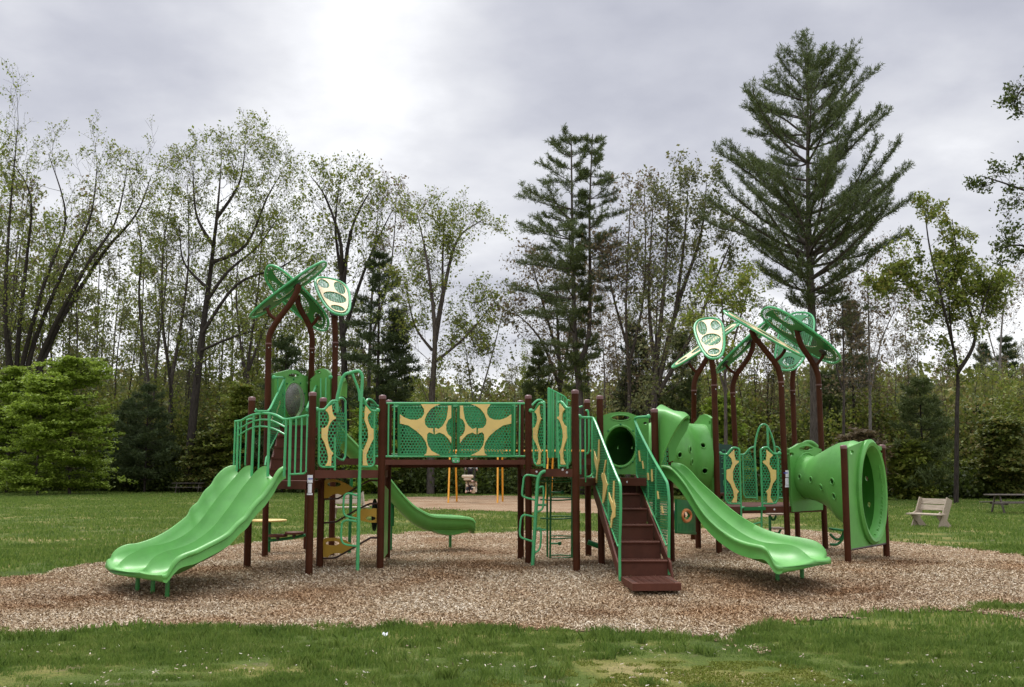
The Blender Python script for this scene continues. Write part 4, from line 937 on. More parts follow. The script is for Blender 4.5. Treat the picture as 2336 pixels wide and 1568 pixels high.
# generic pieces
def tube_part(name, fr, pts, d, r=0.02, sub_=4, parent=None, mt='tubeg', n=8):
    P = [at(fr, X, Y, d) if not isinstance(d, Plane) else d.p(fr, X, Y) for X, Y in pts]
    mb = MB().tube(P, r, n, sub=sub_)
    return sub(mb, name, M[mt], parent) if parent else mb.build(name, M[mt], PS)
def sheet_part(name, fr, pts, pl, mt, th=0.008, holes=(), parent=None, off=0.0, curve=0):
    P = [pl.p(fr, X, Y)+pl.n3*off for X, Y in pts]
    if curve: P = spline(P, curve, True)
    H = []
    for h in holes:
        if len(h) == 4:
            cx_, cy_, rx, ry = h; h = [(cx_+rx*math.cos(2*math.pi*i/18), cy_+ry*math.sin(2*math.pi*i/18)) for i in range(18)]
        H.append([pl.p(fr, X, Y)+pl.n3*off for X, Y in h])
    mb = MB().flat(P, H, pl.n3, th)
    k = dict(smooth_=False, uvplane=pl.uv) if mt.startswith('perf') else dict(smooth_=False)
    return sub(mb, name, M[mt], parent, **k) if parent else mb.build(name, M[mt], PS, **k)
def bolts(fr, pts, pl, parent, off=0.012, r=0.007):
    mb = MB()
    for X, Y in pts: mb.ball(pl.p(fr, X, Y)+pl.n3*off, r, 6)
    sub(mb, 'bolts', M['bolt'], parent)

# triple slide and double slide -------------------------------------------------
def resample(P, n):
    d = [0]
    for a, b_ in zip(P, P[1:]): d.append(d[-1]+(b_-a).length)
    r = []
    for i in range(n):
        s_ = d[-1]*i/(n-1); k = min(len(P)-2, max(j for j in range(len(d)) if d[j] <= s_+1e-9)); k = min(k, len(P)-2)
        r.append(P[k].lerp(P[k+1], (s_-d[k])/max(1e-9, d[k+1]-d[k])))
    return r
def slide(name, fr, traces, plans, deep, skirt=0.17, n=64, legs=(), m=14, bow=.17):
    R_ = []; sk0 = skirt
    for tr, pl in zip(traces, plans):
        P = [Plane(pl[0], pl[1]).p(fr, X, Y) for X, Y in tr]; R_.append(resample(spline(P, 8), n))
    k = len(R_); rows = []; under = []
    cross = (Vector(R_[-1][0])-Vector(R_[0][0])); cross.z = 0; cross.normalize()
    s7 = int(.70*(n-1)); D7 = np.interp(.7, [0, .08, .5, .86, 1.0], deep)
    def bed_z(j, i):
        s_ = i/(n-1); mid = lambda q: (R_[j][q].z+R_[j+1][q].z)/2
        if i <= s7: return mid(i)-np.interp(s_, [0, .08, .5, .86, 1.0], deep)
        t = (s_-.7)/.3; z7 = mid(s7)-D7; ze = mid(n-1)-.02; return z7+(ze-z7)*(1-(1-t)**2.2)
    for i in range(n):
        s_ = i/(n-1); D = np.interp(s_, [0, .08, .5, .86, 1.0], deep); row = []
        a = R_[0][i]; b_ = R_[-1][i]
        sk_ = skirt; skirt = float(np.interp(s_, [0, .80, .93, 1.0], [sk0, sk0, sk0*.8, .12])); fl_ = float(np.interp(s_, [0, .9, 1], [1, 1, .45]))
        row += [a-cross*.10*fl_-Vector((0, 0, skirt)), a-cross*.085*fl_-Vector((0, 0, skirt*.75)), a-cross*.07*fl_-Vector((0, 0, min(.075, skirt*.6))), a-cross*.095*fl_-Vector((0, 0, min(.055, skirt*.5))), a-cross*.09*fl_-Vector((0, 0, .02)), a-cross*.05*fl_+Vector((0, 0, .004)), a-cross*.02*fl_+Vector((0, 0, .006))]
        for j in range(k-1):
            p, q = R_[j][i], R_[j+1][i]
            for e_ in range(m):
                t = e_/m
                w = math.sin(math.pi*t)**0.62
                if j == 0 and t == 0: w = 0
                c = p.lerp(q, t); c.z -= max(.005, (p.z+q.z)/2-bed_z(j, i))*w; row.append(c)
        row.append(R_[-1][i])
        row += [b_+cross*.02*fl_+Vector((0, 0, .006)), b_+cross*.05*fl_+Vector((0, 0, .004)), b_+cross*.09*fl_-Vector((0, 0, .02)), b_+cross*.095*fl_-Vector((0, 0, min(.055, skirt*.5))), b_+cross*.07*fl_-Vector((0, 0, min(.075, skirt*.6))), b_+cross*.085*fl_-Vector((0, 0, skirt*.75)), b_+cross*.10*fl_-Vector((0, 0, skirt))]
        rows.append(row)
        bot = []
        for t in np.linspace(1, 0, 12):
            f = t*(k-1); j = min(int(f), k-2); c = R_[j][i].lerp(R_[j+1][i], f-j); D = max(.005, (R_[j][i].z+R_[j+1][i].z)/2-bed_z(j, i)); bot.append(c+cross*(t-.5)*.16*fl_-Vector((0, 0, max(D+.035, skirt*.92))) if 0 < t < 1 else c+cross*(t-.5)*.18*fl_-Vector((0, 0, skirt*.98+.004)))
        under.append(bot)
    full = [r+u for r, u in zip(rows, under)]
    # the lip bows forward and rolls under
    dirn = cross.cross(Vector((0, 0, 1))); dirn.z = 0; dirn.normalize()
    if dirn.dot(Vector(R_[0][-1])-Vector(R_[0][n//2])) < 0: dirn = -dirn
    W_ = (Vector(R_[-1][-1])-Vector(R_[0][-1])).dot(cross)
    for i in range(n):
        t = max(0, (i/(n-1)-.84)/.16)**2
        if t > 0: full[i] = [Vector(v)+dirn*(bow*t*max(0, 1-(2*((Vector(v)-Vector(R_[0][i])).dot(cross)/W_)-1)**2)) for v in full[i]]
    last = full[-1]; nn = len(last); c0 = sum((Vector(v) for v in last), Vector())/nn
    for q, (fw, sh) in enumerate([(.035, .95), (.06, .80), (.07, .5)]):
        full.append([c0+(Vector(v)-c0)*Vector((1, 1, 1)).length/1.7320508*1.0 if False else Vector((v.x+dirn.x*fw, v.y+dirn.y*fw, (c0.z-.02)+(v.z-(c0.z-.02))*sh)) for v in last])
    mb = MB(); mb.grid(full, closed_v=True)
    o_ = len(mb.v)-nn; mb.f.append(tuple(range(o_, o_+nn))); mb.f.append(tuple(reversed(range(nn))))
    o = mb.build(name, M['slide'], PS, angle=60)
    for (X, Y, f_, t_) in legs:
        g_ = ground(X, Y); f = t_*(k-1); j = min(int(f), k-2)
        sub(MB().tube([(g_.x, g_.y, -0.5), (g_.x, g_.y, f_)], .034, 12), 'leg', M['legg'], o)
    return o
M['legg'] = painted('green slide leg', (0.03, 0.22, 0.04), 0.4)
tr1 = [(1122, 338), (1080, 345), (1030, 370), (975, 425), (935, 492), (880, 545), (850, 595), (820, 640), (772, 680), (738, 745), (660, 812), (560, 882), (450, 938), (330, 978), (240, 990), (170, 1018), (120, 1060), (98, 1105)]
tr2 = [(1243, 338), (1205, 345), (1165, 375), (1110, 440), (1050, 510), (990, 580), (930, 660), (850, 770), (780, 848), (700, 910), (600, 960), (500, 988), (400, 1006), (320, 1040), (262, 1080), (228, 1130), (222, 1168)]
tr3 = [(1374, 342), (1335, 350), (1290, 385), (1235, 450), (1160, 545), (1085, 655), (1005, 760), (935, 845), (850, 918), (760, 975), (650, 1018), (560, 1040), (492, 1072), (455, 1112), (440, 1165), (448, 1205)]
tr4 = [(1512, 345), (1480, 362), (1448, 400), (1410, 470), (1375, 520), (1335, 575), (1280, 630), (1232, 690), (1190, 750), (1125, 805), (1055, 880), (975, 932), (880, 980), (780, 1030), (700, 1058), (640, 1088), (600, 1135), (572, 1190), (548, 1236)]
e1 = Vector((-4.98, 18.32)); e4 = Vector((-3.87, 17.25)); dn_ = Vector((-.69, -.73))
PL = [(e1.lerp(e4, j/3), e1.lerp(e4, j/3)+dn_*(1+0.0*j)+(e4-e1).normalized()*(-.03+.02*j)) for j in range(4)]
slide('triple_slide', 'S', [tr1, tr2, tr3, tr4], PL, [.20, .23, .25, .22, .10], .20, 72, [(313, 1350, .20, .2), (348, 1355, .17, .5), (381, 1365, .14, .85)])
q1 = [(142, 585), (175, 588), (215, 602), (265, 650), (320, 718), (372, 800), (420, 880), (482, 965), (560, 1042), (640, 1102), (720, 1148), (800, 1175), (870, 1190), (920, 1202), (950, 1228), (975, 1275), (1005, 1335), (1030, 1355)]
q2 = [(178, 577), (235, 600), (300, 660), (370, 745), (440, 830), (520, 918), (605, 995), (700, 1068), (800, 1130), (900, 1168), (1000, 1183), (1080, 1188), (1140, 1208), (1180, 1255), (1195, 1300)]
q3 = [(212, 567), (250, 568), (300, 582), (355, 625), (432, 710), (520, 790), (620, 880), (720, 960), (830, 1030), (950, 1085), (1080, 1120), (1200, 1140), (1300, 1163), (1360, 1200), (1392, 1250), (1398, 1285)]
PL = [(Vector((2.78, 18.8)), Vector((4.10, 16.15))), (Vector((2.93, 19.15)), Vector((4.65, 16.55))), (Vector((3.08, 19.5)), Vector((5.20, 16.95)))]
slide('double_slide', 'D', [q1, q2, q3], PL, [.17, .21, .24, .19, .10], .23, 72, [(1774, 1327, .19, .2), (1830, 1322, .20, .6)])
# single slide at the back of the left tower
top_ = [(262, 480), (305, 540), (400, 640), (500, 748), (560, 805), (622, 870), (700, 968), (780, 1050), (860, 1100), (920, 1122), (1020, 1128), (1100, 1132), (1165, 1137), (1195, 1148), (1208, 1168)]
ps_, pe_ = (-3.55, 21.9), (-0.83, 22.7)
mb = MB(); P = resample(spline([Plane(ps_, pe_).p('B', X, Y) for X, Y in top_], 6), 46)
cr = Vector((-(pe_[1]-ps_[1]), pe_[0]-ps_[0], 0)).normalized()
rows = []
for i, p in enumerate(P):
    s_ = i/45; D = np.interp(s_, [0, .5, .9, 1], [.36, .36, .30, .24]); w = .56
    sec = [(0, 0), (-.03, .015), (-.06, 0), (-.075, -.04), (-.05, -.07), (-.05, -.13), (-.02, -D*.75), (.08, -D*1.05), (.28, -D*1.12), (.48, -D*1.05), (.58, -D*.75), (.61, -.13), (.61, -.07), (.635, -.04), (.62, 0), (.59, .015), (.56, 0), (.54, -D*.4), (.47, -D*.8), (.28, -D*.92), (.09, -D*.8), (.02, -D*.4)]
    rows.append([p+cr*a+Vector((0, 0, z_)) for a, z_ in sec])
nn = len(rows[0]); mb.grid(rows, closed_v=True); mb.f.append(tuple(reversed(range(nn)))); o_ = len(mb.v)-nn; mb.f.append(tuple(range(o_, o_+nn)))
ss = mb.build('straight_slide', M['slide'], PS, angle=60)
foot = []
for i in range(33, 44):
    p = P[i]; dz = 0.10*math.sin(math.pi*(i-33)/10); foot.append([p+cr*a+Vector((0, 0, z_-dz)) for a, z_ in ((.05, -.30), (.28, -.33), (.5, -.30), (.5, -.16), (.05, -.16))])
sub(MB().grid(foot, closed_v=True), 'moulded_foot', M['slide'], ss)
g_ = ground(1027, 1251); sub(MB().tube([(g_.x, g_.y, -.2), (g_.x, g_.y, .75)], .034, 12), 'leg', M['legg'], ss)

# slide entrance barrier with bent rails
PB = Plane(e1, e4, 0.02)
bar = tube_part('slide_barrier', 'A1', [(127, 770), (215, 757), (290, 715), (370, 680), (480, 657), (620, 657), (720, 685), (800, 728), (840, 738), (900, 735), (1030, 712), (1168, 683)], PB, .021)
for pts in ([(170, 885), (270, 825), (370, 775), (490, 746), (610, 750), (720, 788), (842, 853)], [(160, 985), (270, 910), (370, 862), (480, 842), (600, 852), (720, 893), (838, 958)]):
    tube_part('rail', 'A1', pts, PB, .015, 5, bar)
for x0, y0, x1, y1, r in [(130, 770, 108, 1400, .018), (172, 768, 148, 1480, .021), (396, 685, 362, 1560, .024), (485, 655, 458, 1500, .014), (618, 657, 592, 1560, .024), (858, 735, 826, 1560, .022), (920, 733, 898, 1700, .024), (1002, 718, 980, 1512, .015), (1082, 705, 1066, 1505, .015), (1158, 690, 1140, 1480, .012)]:
    tube_part('bar', 'A1', [(x0, y0), (x1, y1)], PB, r, 0, bar)
tube_part('rail', 'A1', [(905, 1528), (1090, 1518), (1125, 1508), (1142, 1480)], PB, .016, 4, bar)
PB2 = Plane(e1, pp['P1'])
d1 = pp['P1'].y
for pts, r in (([(290, 752), (340, 735), (400, 725)], .018), ([(215, 770), (192, 1450)], .014), ([(292, 752), (268, 1400)], .014)): tube_part('bar', 'A1', pts, 18.45, r, 0, bar)
# upper stair railings with perforated sheet
PS1 = Plane(sl_[:2], bl_[:2]); PS2 = Plane(sr_[:2], br_[:2])
o = sheet_part('stair_railing', 'A1', [(605, 640), (830, 180), (830, 730), (780, 850), (610, 1190)], PS1, 'perf_fine', .006)
tube_part('handrail', 'A1', [(415, 620), (440, 628), (590, 626), (625, 590), (838, 152), (800, 140), (680, 140)], PS1, .021, 0, o)
sub(MB().ball(at('A1', 415, 615, 19.2), .045, 10), 'knob', M['tubeg'], o); sub(MB().ball(at('A1', 682, 138, 20.7), .045, 10), 'knob', M['tubeg'], o)
tube_part('rail', 'A1', [(600, 630), (605, 1190), (780, 850), (835, 740), (835, 160)], PS1, .014, 0, o)
tube_part('bar', 'A1', [(735, 145), (738, 370)], PS1, .014, 0, o); tube_part('bar', 'A1', [(555, 1400), (570, 1290), (600, 1250)], PS1, .016, 0, o)
sheet_part('vein_overlay', 'A1', [(770, 480), (790, 470), (785, 530), (760, 560), (745, 640), (725, 680), (740, 590), (765, 540)], PS1, 'tan', .006, (), o, .012)
sheet_part('vein_overlay', 'A1', [(672, 700), (684, 706), (676, 760), (655, 800), (652, 760)], PS1, 'tan', .006, (), o, .012)
o = sheet_part('stair_railing', 'A1', [(1345, 165), (1345, 600), (1265, 990), (1160, 1000), (1160, 600)], PS2, 'perf_fine', .006)
tube_part('handrail', 'A1', [(1490, 138), (1420, 145), (1340, 152), (1320, 175), (1150, 590), (1150, 620)], PS2, .021, 0, o)
sub(MB().ball(at('A1', 1490, 135, 20.8), .045, 10), 'knob', M['tubeg'], o)
tube_part('bar', 'A1', [(1425, 145), (1420, 480)], 20.6, .014, 0, o); tube_part('bar', 'A1', [(1350, 152), (1350, 480)], 20.6, .014, 0, o)

# moulded panels
def moulded(name, fr, outline, pl, holes, th=0.07, parent=None, ell=()):
    o = sheet_part(name, fr, outline, pl, 'slide', th, holes, parent)
    for cx_, cy_, rx, ry, r in ell:
        P = [pl.p(fr, cx_+rx*math.cos(2*math.pi*i/30), cy_+ry*math.sin(2*math.pi*i/30))+pl.n3*(th/2) for i in range(30)]
        sub(MB().tube(P, r, 8, closed=True), 'moulded_rim', M['slide'], o)
    return o
PW = Plane((pp['P3'].x, pp['P3'].y), (pp['P8'].x, 22.0))
wp = moulded('window_panel', 'A1', [(665, 860), (668, 85), (760, 65), (850, 42), (890, 30), (950, 32), (1000, 48), (1060, 92), (1130, 120), (1190, 148), (1192, 250), (1170, 330), (1165, 860)], PW, [(942, 112, 78, 28), (945, 470, 136, 256), (1160, 210, 22, 28)], .07, ell=[(945, 470, 140, 262, .022), (942, 112, 80, 31, .012)])
mb = MB(); rings = []
for i in range(7):
    k_ = math.cos(i/6*math.pi/2); rings.append([PW.p('A1', 940+136*k_*math.cos(2*math.pi*j/26)-6*(1-k_), 470+250*k_*math.sin(2*math.pi*j/26))+PW.n3*(.04+.16*math.sin(i/6*math.pi/2)) for j in range(26)])
sub(mb.grid(rings, closed_v=True), 'bubble_window', M['bubble'], wp)
bm_ = MB()
for k in range(10):
    a = 2*math.pi*k/10+.3; bm_.ball(PW.p('A1', 945+164*math.cos(a), 470+300*math.sin(a))+PW.n3*.04, .022, 8)
sub(bm_, 'bolts', M['sheetg'], wp)
PW2 = Plane((pp['P8'].x, 22.0), (pp['P6'].x, pp['P6'].y))
moulded('slide_hood_panel', 'A1', [(1215, 860), (1215, 172), (1250, 140), (1290, 108), (1315, 55), (1345, 28), (1385, 14), (1430, 22), (1465, 50), (1492, 85), (1503, 150), (1503, 860)], PW2, [(1335, 62, 38, 20), (1225, 190, 10, 20)], .07, ell=[(1335, 62, 40, 22, .012)])
PW3 = Plane((pp['P6'].x, pp['P6'].y), (pp['P6'].x+.9, pp['P6'].y+.9))
hd = MB(); rows = []
for i in range(9):
    t = i/8; c = at('A1', 1560+105*t, 150+40*t*t, 21.3+.3*t); w = .55
    rows.append([c+Vector((-.06, 0, -.22*t-.2)), c+Vector((0, .05, .0)), c+Vector((.03, .25, .07)), c+Vector((.03, .45, 0)), c+Vector((0, .6, -.3))])
hd.grid(rows).grid([[v+Vector((.0, .0, -.03)) for v in r] for r in rows]); sub(hd, 'hood', M['slide'], ss)

# balusters with yellow vein overlays: front of the left landing
PF = Plane(pp['P2'], pp['P5'])
def vein_panel(fr, tube, sheet_, yellow, pl, bl=(), ball=None, extra=(), mt='perf_wide', depth=0.02, holes=()):
    o = sheet_part('gate_panel', fr, sheet_, pl, mt, .008)
    tube_part('rail', fr, tube, pl, .022, 4, o)
    for e_ in extra: tube_part('rail', fr, e_, pl, .020, 0, o)
    if yellow: sheet_part('vein_overlay', fr, yellow, pl, 'tan', .018, (), o, depth); bolts(fr, bl, pl, o, depth+.012)
    if ball: sub(MB().ball(pl.p(fr, *ball), .042, 10), 'knob', M['tubeg'], o)
    return o
vein_panel('A1', [(1300, 602), (1395, 600), (1440, 560), (1500, 492), (1545, 475), (1585, 482)], [(1330, 620), (1400, 612), (1450, 570), (1505, 505), (1560, 490), (1565, 1410), (1370, 1415), (1330, 1385)],
    [(1410, 612), (1460, 560), (1500, 535), (1505, 600), (1515, 660), (1535, 700), (1560, 705), (1555, 735), (1520, 748), (1482, 790), (1452, 860), (1440, 960), (1442, 1040), (1462, 1130), (1490, 1190), (1522, 1225), (1497, 1270), (1490, 1405), (1410, 1405), (1442, 1355), (1450, 1280), (1430, 1180), (1398, 1080), (1355, 1000), (1355, 865), (1402, 862), (1442, 828), (1466, 760), (1463, 690), (1440, 640)],
    PF, [(1470, 626), (1495, 740), (1402, 955), (1478, 1228), (1465, 1358)], (1298, 600), [[(1325, 615), (1322, 1370), (1340, 1405), (1370, 1422), (1555, 1422)], [(1552, 1000), (1552, 1470)]])
vein_panel('A1', [(2165, 622), (2090, 618), (2050, 590), (2000, 530), (1965, 450), (1945, 436), (1930, 450)], [(1915, 500), (1965, 500), (2020, 565), (2080, 625), (2115, 625), (2112, 1370), (2075, 1412), (1915, 1412)],
    [(2062, 640), (1985, 545), (1972, 640), (1968, 755), (1998, 830), (2018, 900), (2024, 1000), (2000, 1080), (1968, 1155), (1948, 1190), (1945, 1400), (2020, 1400), (2000, 1350), (1992, 1250), (2022, 1180), (2060, 1085), (2098, 1020), (2098, 880), (2062, 862), (2028, 790), (2012, 720), (2022, 670)],
    PF, [(2010, 640), (1978, 750), (2055, 962), (1968, 1228), (1975, 1350)], (2168, 612), [[(2118, 630), (2115, 1360), (2095, 1400), (2060, 1415), (1930, 1415)]])
PBk = Plane(pp['P4'], pp['P7'])
o = vein_panel('A1', [(1500, 520), (1560, 500), (1600, 450), (1650, 435), (1695, 470), (1705, 560), (1700, 1275), (1560, 1272)], [(1570, 480), (1632, 560), (1650, 630), (1690, 640), (1690, 1050), (1640, 1110), (1620, 1260), (1560, 1260)], None, PBk)
o = vein_panel('A1', [(1990, 500), (2020, 460), (2060, 455), (2110, 490), (2150, 540), (2180, 550)], [(2060, 500), (2110, 520), (2165, 570), (2165, 1265), (2060, 1265)], None, PBk, extra=[[(2165, 1270), (2120, 1275)]])
# arch ladder in front
LA = Plane((pp['P2'].x, pp['P2'].y), (pp['P5'].x, pp['P5'].y), .12)
gb = ground(815, 1306); dl = gb.y+.03
o = tube_part('arch_ladder', 'A1', [(1585, 640), (1582, 470), (1618, 300), (1660, 160), (1700, 98), (1760, 78), (1880, 48), (1925, 75), (1945, 130), (1945, 200), (1920, 700), (1915, 1250), (1905, 1570)], dl, .028, 5)
P = [at('A1', 1905, 1565, dl), at('X', 815, 1325, dl)]
sub(MB().tube(P, .031, 12), 'pole', M['tubeg'], o)
tube_part('rail', 'A1', [(1800, 72), (1840, 180), (1895, 330), (1905, 480)], dl+.3, .022, 5, o)
tube_part('rung', 'B', [(392, 985), (335, 970), (305, 985), (298, 1030), (298, 1090), (315, 1125), (400, 1146)], dl, .019, 4, o)
tube_part('rung', 'B', [(390, 1165), (322, 1155), (290, 1172), (284, 1210), (282, 1285), (308, 1322), (390, 1335)], dl, .019, 4, o)
tube_part('support_pole', 'A2', [(1490, 60), (1478, 400), (1455, 1215)], ground(987/1.0*0+ (1455/5.059+700)*.80663, (1200/5.059+1330)*.80663).y, .034, 0, None, 'sheetg', 12)
# wavy rung climber with ochre fins
PC = Plane(pp['P4'], pp['P5'])
for pts in ([(1085, 418), (1270, 408), (1330, 388), (1560, 250), (1730, 155), (1790, 148), (1870, 150)], [(1085, 755), (1255, 742), (1330, 705), (1560, 570), (1730, 490), (1790, 480), (1870, 478)], [(1080, 1265), (1240, 1256), (1320, 1222), (1550, 1090), (1740, 980), (1790, 968), (1870, 968)]):
    tube_part('climber_rod', 'A2', pts, PC, .0175, 3, None, 'rod')
for pts, h in (([(1098, 150), (1135, 132), (1250, 130), (1350, 160), (1440, 205), (1520, 262), (1455, 312), (1385, 352), (1350, 358), (1295, 340), (1235, 345), (1182, 375), (1150, 402), (1098, 400)], (1240, 203, 100, 35)),
               ([(1500, 650), (1600, 600), (1640, 558), (1690, 548), (1750, 562), (1800, 545), (1850, 550), (1850, 752), (1750, 750), (1650, 730), (1560, 692)], (1765, 690, 72, 30)),
               ([(1085, 990), (1130, 970), (1260, 968), (1350, 985), (1400, 1000), (1445, 1030), (1545, 1092), (1400, 1165), (1350, 1192), (1290, 1186), (1230, 1190), (1180, 1212), (1150, 1248), (1085, 1240)], (1218, 1045, 100, 33))):
    sheet_part('climber_fin', 'A2', pts, PC, 'gold', .02, [h])
# play panel with wheel between the left bridge posts, seen edge on
PE = Plane(pp['P5'], pp['P7'])
o = MB().flat([Vector((pp['P5'].x+.0, pp['P5'].y, .12)), Vector((pp['P7'].x, pp['P7'].y, .12)), Vector((pp['P7'].x, pp['P7'].y, 1.35)), Vector((pp['P5'].x*.5+pp['P7'].x*.5, (pp['P5'].y+pp['P7'].y)/2, 1.45)), Vector((pp['P5'].x, pp['P5'].y, 1.35))], [], (1, 0, 0), .03).build('play_panel', M['slide'], PS, smooth_=False)
w_ = at('A2', 1818, 640, 18.9)
sub(MB().tube([w_+Vector((.012*math.cos(a*.2618)*0, .27*math.cos(a*.2618), .27*math.sin(a*.2618))) for a in range(24)], .022, 8, closed=True), 'wheel', M['black'], o)
sub(MB().tube([w_+Vector((-.02, 0, 0)), w_+Vector((.12, 0, 0))], .03, 10).tube([w_+Vector((0, -.26, 0)), w_+Vector((0, .26, 0))], .014, 6).tube([w_+Vector((0, 0, -.26)), w_+Vector((0, 0, .26))], .014, 6), 'wheel_hub', M['black'], o)
# the table top and two seats on a bar at the back
g_ = ground((310/5.059+700)*.80663, (1185/5.059+1330)*.80663); dt = g_.y
c = at('A2', 315, 720, dt)
o = MB().tube([(c.x, c.y, c.z-.018), (c.x, c.y, c.z-.008), (c.x, c.y, c.z+.012), (c.x, c.y, c.z+.018)], [.35, .362, .362, .35], 40).build('table_top', M['tan'], PS)
sub(MB().tube([(c.x, c.y, -.2), (c.x, c.y, c.z-.02)], .037, 12), 'pole', M['sheetg'], o)
o = tube_part('seat_bar', 'A2', [(295, 1012), (560, 982), (830, 930)], dt-.1, .03, 3, None, 'sheetg', 10)
for X, Y, rr in ((435, 935, .20), (668, 898, .20)):
    c = at('A2', X, Y, dt-.1); sub(MB().tube([(c.x, c.y, c.z-.03), (c.x, c.y, c.z-.02), (c.x, c.y, c.z+.015), (c.x, c.y, c.z+.025)], [rr*.9, rr, rr, rr*.93], 26), 'seat', M['deck'], o)
    sub(MB().tube([(c.x, c.y, c.z-.1), (c.x, c.y, c.z-.02)], .04, 10), 'seat_stem', M['rod'], o)
# stickers
def sticker(fr, x0, x1, y0, y1, k, strips):
    dpt = pp[k].y; o = None
    for (a, b_, c_, d_) in strips:
        w = (b_-a)/2; rr = PR+.004; mb = MB(); rows = []
        for i in range(7):
            th = (-1+2*i/6)
            pa = at(fr, (a+b_)/2, c_, dpt); pb = at(fr, (a+b_)/2, d_, dpt); hw = abs(at(fr, b_, c_, dpt).x-at(fr, a, c_, dpt).x)/2
            ang = min(1.0, hw/rr)*th; cxp = pp[k].x+(pa.x-pp[k].x)*0+rr*math.sin(ang*1.1); cyp = dpt-rr*math.cos(ang*1.1)
            rows.append([Vector((cxp+(pa.x-pp[k].x)*.6, cyp, pa.z)), Vector((cxp+(pa.x-pp[k].x)*.6, cyp, pb.z))])
        mb.grid(rows)
        if o is None: o = mb.build('sticker', M['white'], PS); o0 = o
        else: sub(mb, 'sticker_strip', M['white'], o0)
    return o0
o = sticker('A2', 0, 0, 0, 0, 'P2', [(862, 938, 70, 180), (872, 926, 192, 325), (852, 935, 332, 354)])
def marks_(fr, X0, X1, Y, k, o, hgt_=.028, n=5):
    mb = MB(); d_ = pp[k].y-PR-.008
    for i in range(n):
        a = at(fr, X0+(X1-X0)*(i+.1)/n, Y, d_); b_ = at(fr, X0+(X1-X0)*(i+.8)/n, Y, d_); z_ = hgt_*(1 if i % 2 else .75)
        mb.box(((a.x+b_.x)/2, d_+abs((i-2)*.0025), a.z), (b_.x-a.x, .002, z_))
    sub(mb, 'sticker_print', M['blue'], o)
marks_('A2', 865, 935, 125, 'P2', o)
o = sticker('D', 0, 0, 0, 0, 'R5', [(1069, 1106, 623, 676), (1073, 1104, 682, 735), (1062, 1112, 738, 753)])
marks_('D', 1071, 1104, 643, 'R5', o, .03)

# footbridge --------------------------------------------------------------------
PFr = Plane(pp['P5'], pp['P9']); PBa = Plane(pp['P7'], pp['P10'])
P = [PFr.p('B', 585, 736), PFr.p('B', 1555, 737)]; Q = [PFr.p('B', 585, 772), PFr.p('B', 1555, 770)]
br_o = MB().flat([P[0], P[1], Q[1], Q[0]], [], PFr.n3, .05).build('bridge_beam', M['deck'], PS, smooth_=False)
ba = [Vector((pp['P7'].x, pp['P7'].y, P[0].z)), Vector((pp['P10'].x, pp['P10'].y, P[1].z))]
MB().flat([ba[0], ba[1], ba[1]-Vector((0, 0, .14)), ba[0]-Vector((0, 0, .14))], [], PBa.n3, .05).build('bridge_beam', M['deck'], PS, smooth_=False)
MB().flat([Vector((P[0].x, P[0].y+.03, P[0].z-.05)), Vector((P[1].x, P[1].y+.03, P[1].z-.05)), ba[1]-Vector((0, .03, .05)), ba[0]-Vector((0, .03, .05))], [], (0, 0, 1), .03).build('bridge_deck', M['deck'], PS, smooth_=False)
# the beams that run on behind both landings
tube_b = [((222, 750), (540, 750), 19.9, 'B'), ((1598, 745), (1710, 745), 20.2, 'B'), ((488, 605), (570, 603), 20.6, 'C')]
for a, b_, d_, f_ in tube_b:
    a = at(f_, *a, d_); b_ = at(f_, *b_, d_); MB().box((a+b_)/2, ((b_-a).length, .05, .125)).build('deck_beam', M['deck'], PS, smooth_=False)
rail = tube_part('bridge_railing', 'B', [(595, 345), (1552, 347)], PFr, .020, 0)
tube_part('rail', 'B', [(590, 714), (1555, 713)], PFr, .017, 0, rail)
for X in (610, 650, 1483, 1520): tube_part('bar', 'B', [(X, 345), (X-4, 714)], PFr, .016, 0, rail)
for X in (680, 1048, 1092, 1465): sheet_part('panel_edge', 'B', [(X-7, 350), (X+9, 350), (X+9, 712), (X-7, 712)], PFr, 'sheetg', .02, (), rail)
for X0, X1 in ((1056, 1092), (650, 680), (1465, 1478)): tube_part('rail', 'B', [(X0, 360), (X1, 360)], PFr, .014, 0, rail)
for x0, x1 in ((684, 1050), (1092, 1462)):
    pn = sheet_part('mesh_panel', 'B', [(x0, 352), (x1, 352), (x1, 708), (x0, 708)], PFr, 'perf', .008, (), rail)
    sheet_part('panel_edge', 'B', [(x0, 351), (x1, 351), (x1, 360), (x0, 360)], PFr, 'sheetg', .012, (), rail, .003); sheet_part('panel_edge', 'B', [(x0, 700), (x1, 700), (x1, 709), (x0, 709)], PFr, 'sheetg', .012, (), rail, .003)
big_ = [(830, 352), (968, 352), (935, 362), (900, 384), (872, 420), (857, 460), (860, 492), (880, 516), (915, 520), (918, 560), (905, 552), (888, 546), (875, 560), (872, 600), (882, 640), (905, 675), (965, 707), (852, 707), (870, 692), (876, 655), (866, 615), (840, 575), (800, 538), (745, 500), (686, 486), (686, 422), (715, 443), (760, 460), (805, 460), (838, 445), (854, 418), (853, 385)]
sm_ = [(928, 515), (955, 524), (985, 500), (1008, 455), (1018, 400), (1020, 362), (1041, 362), (1041, 447), (1020, 462), (1006, 495), (1006, 530), (1018, 560), (1041, 580), (1041, 622), (1022, 592), (992, 562), (958, 548), (928, 562)]
for pts in (big_, sm_):
    for mir in (0, 1):
        q = [(2143-x_, y_) for x_, y_ in pts][::-1] if mir else pts
        sheet_part('vein_overlay', 'B', q, PFr, 'tan', .016, (), rail, .022)
mb = MB()
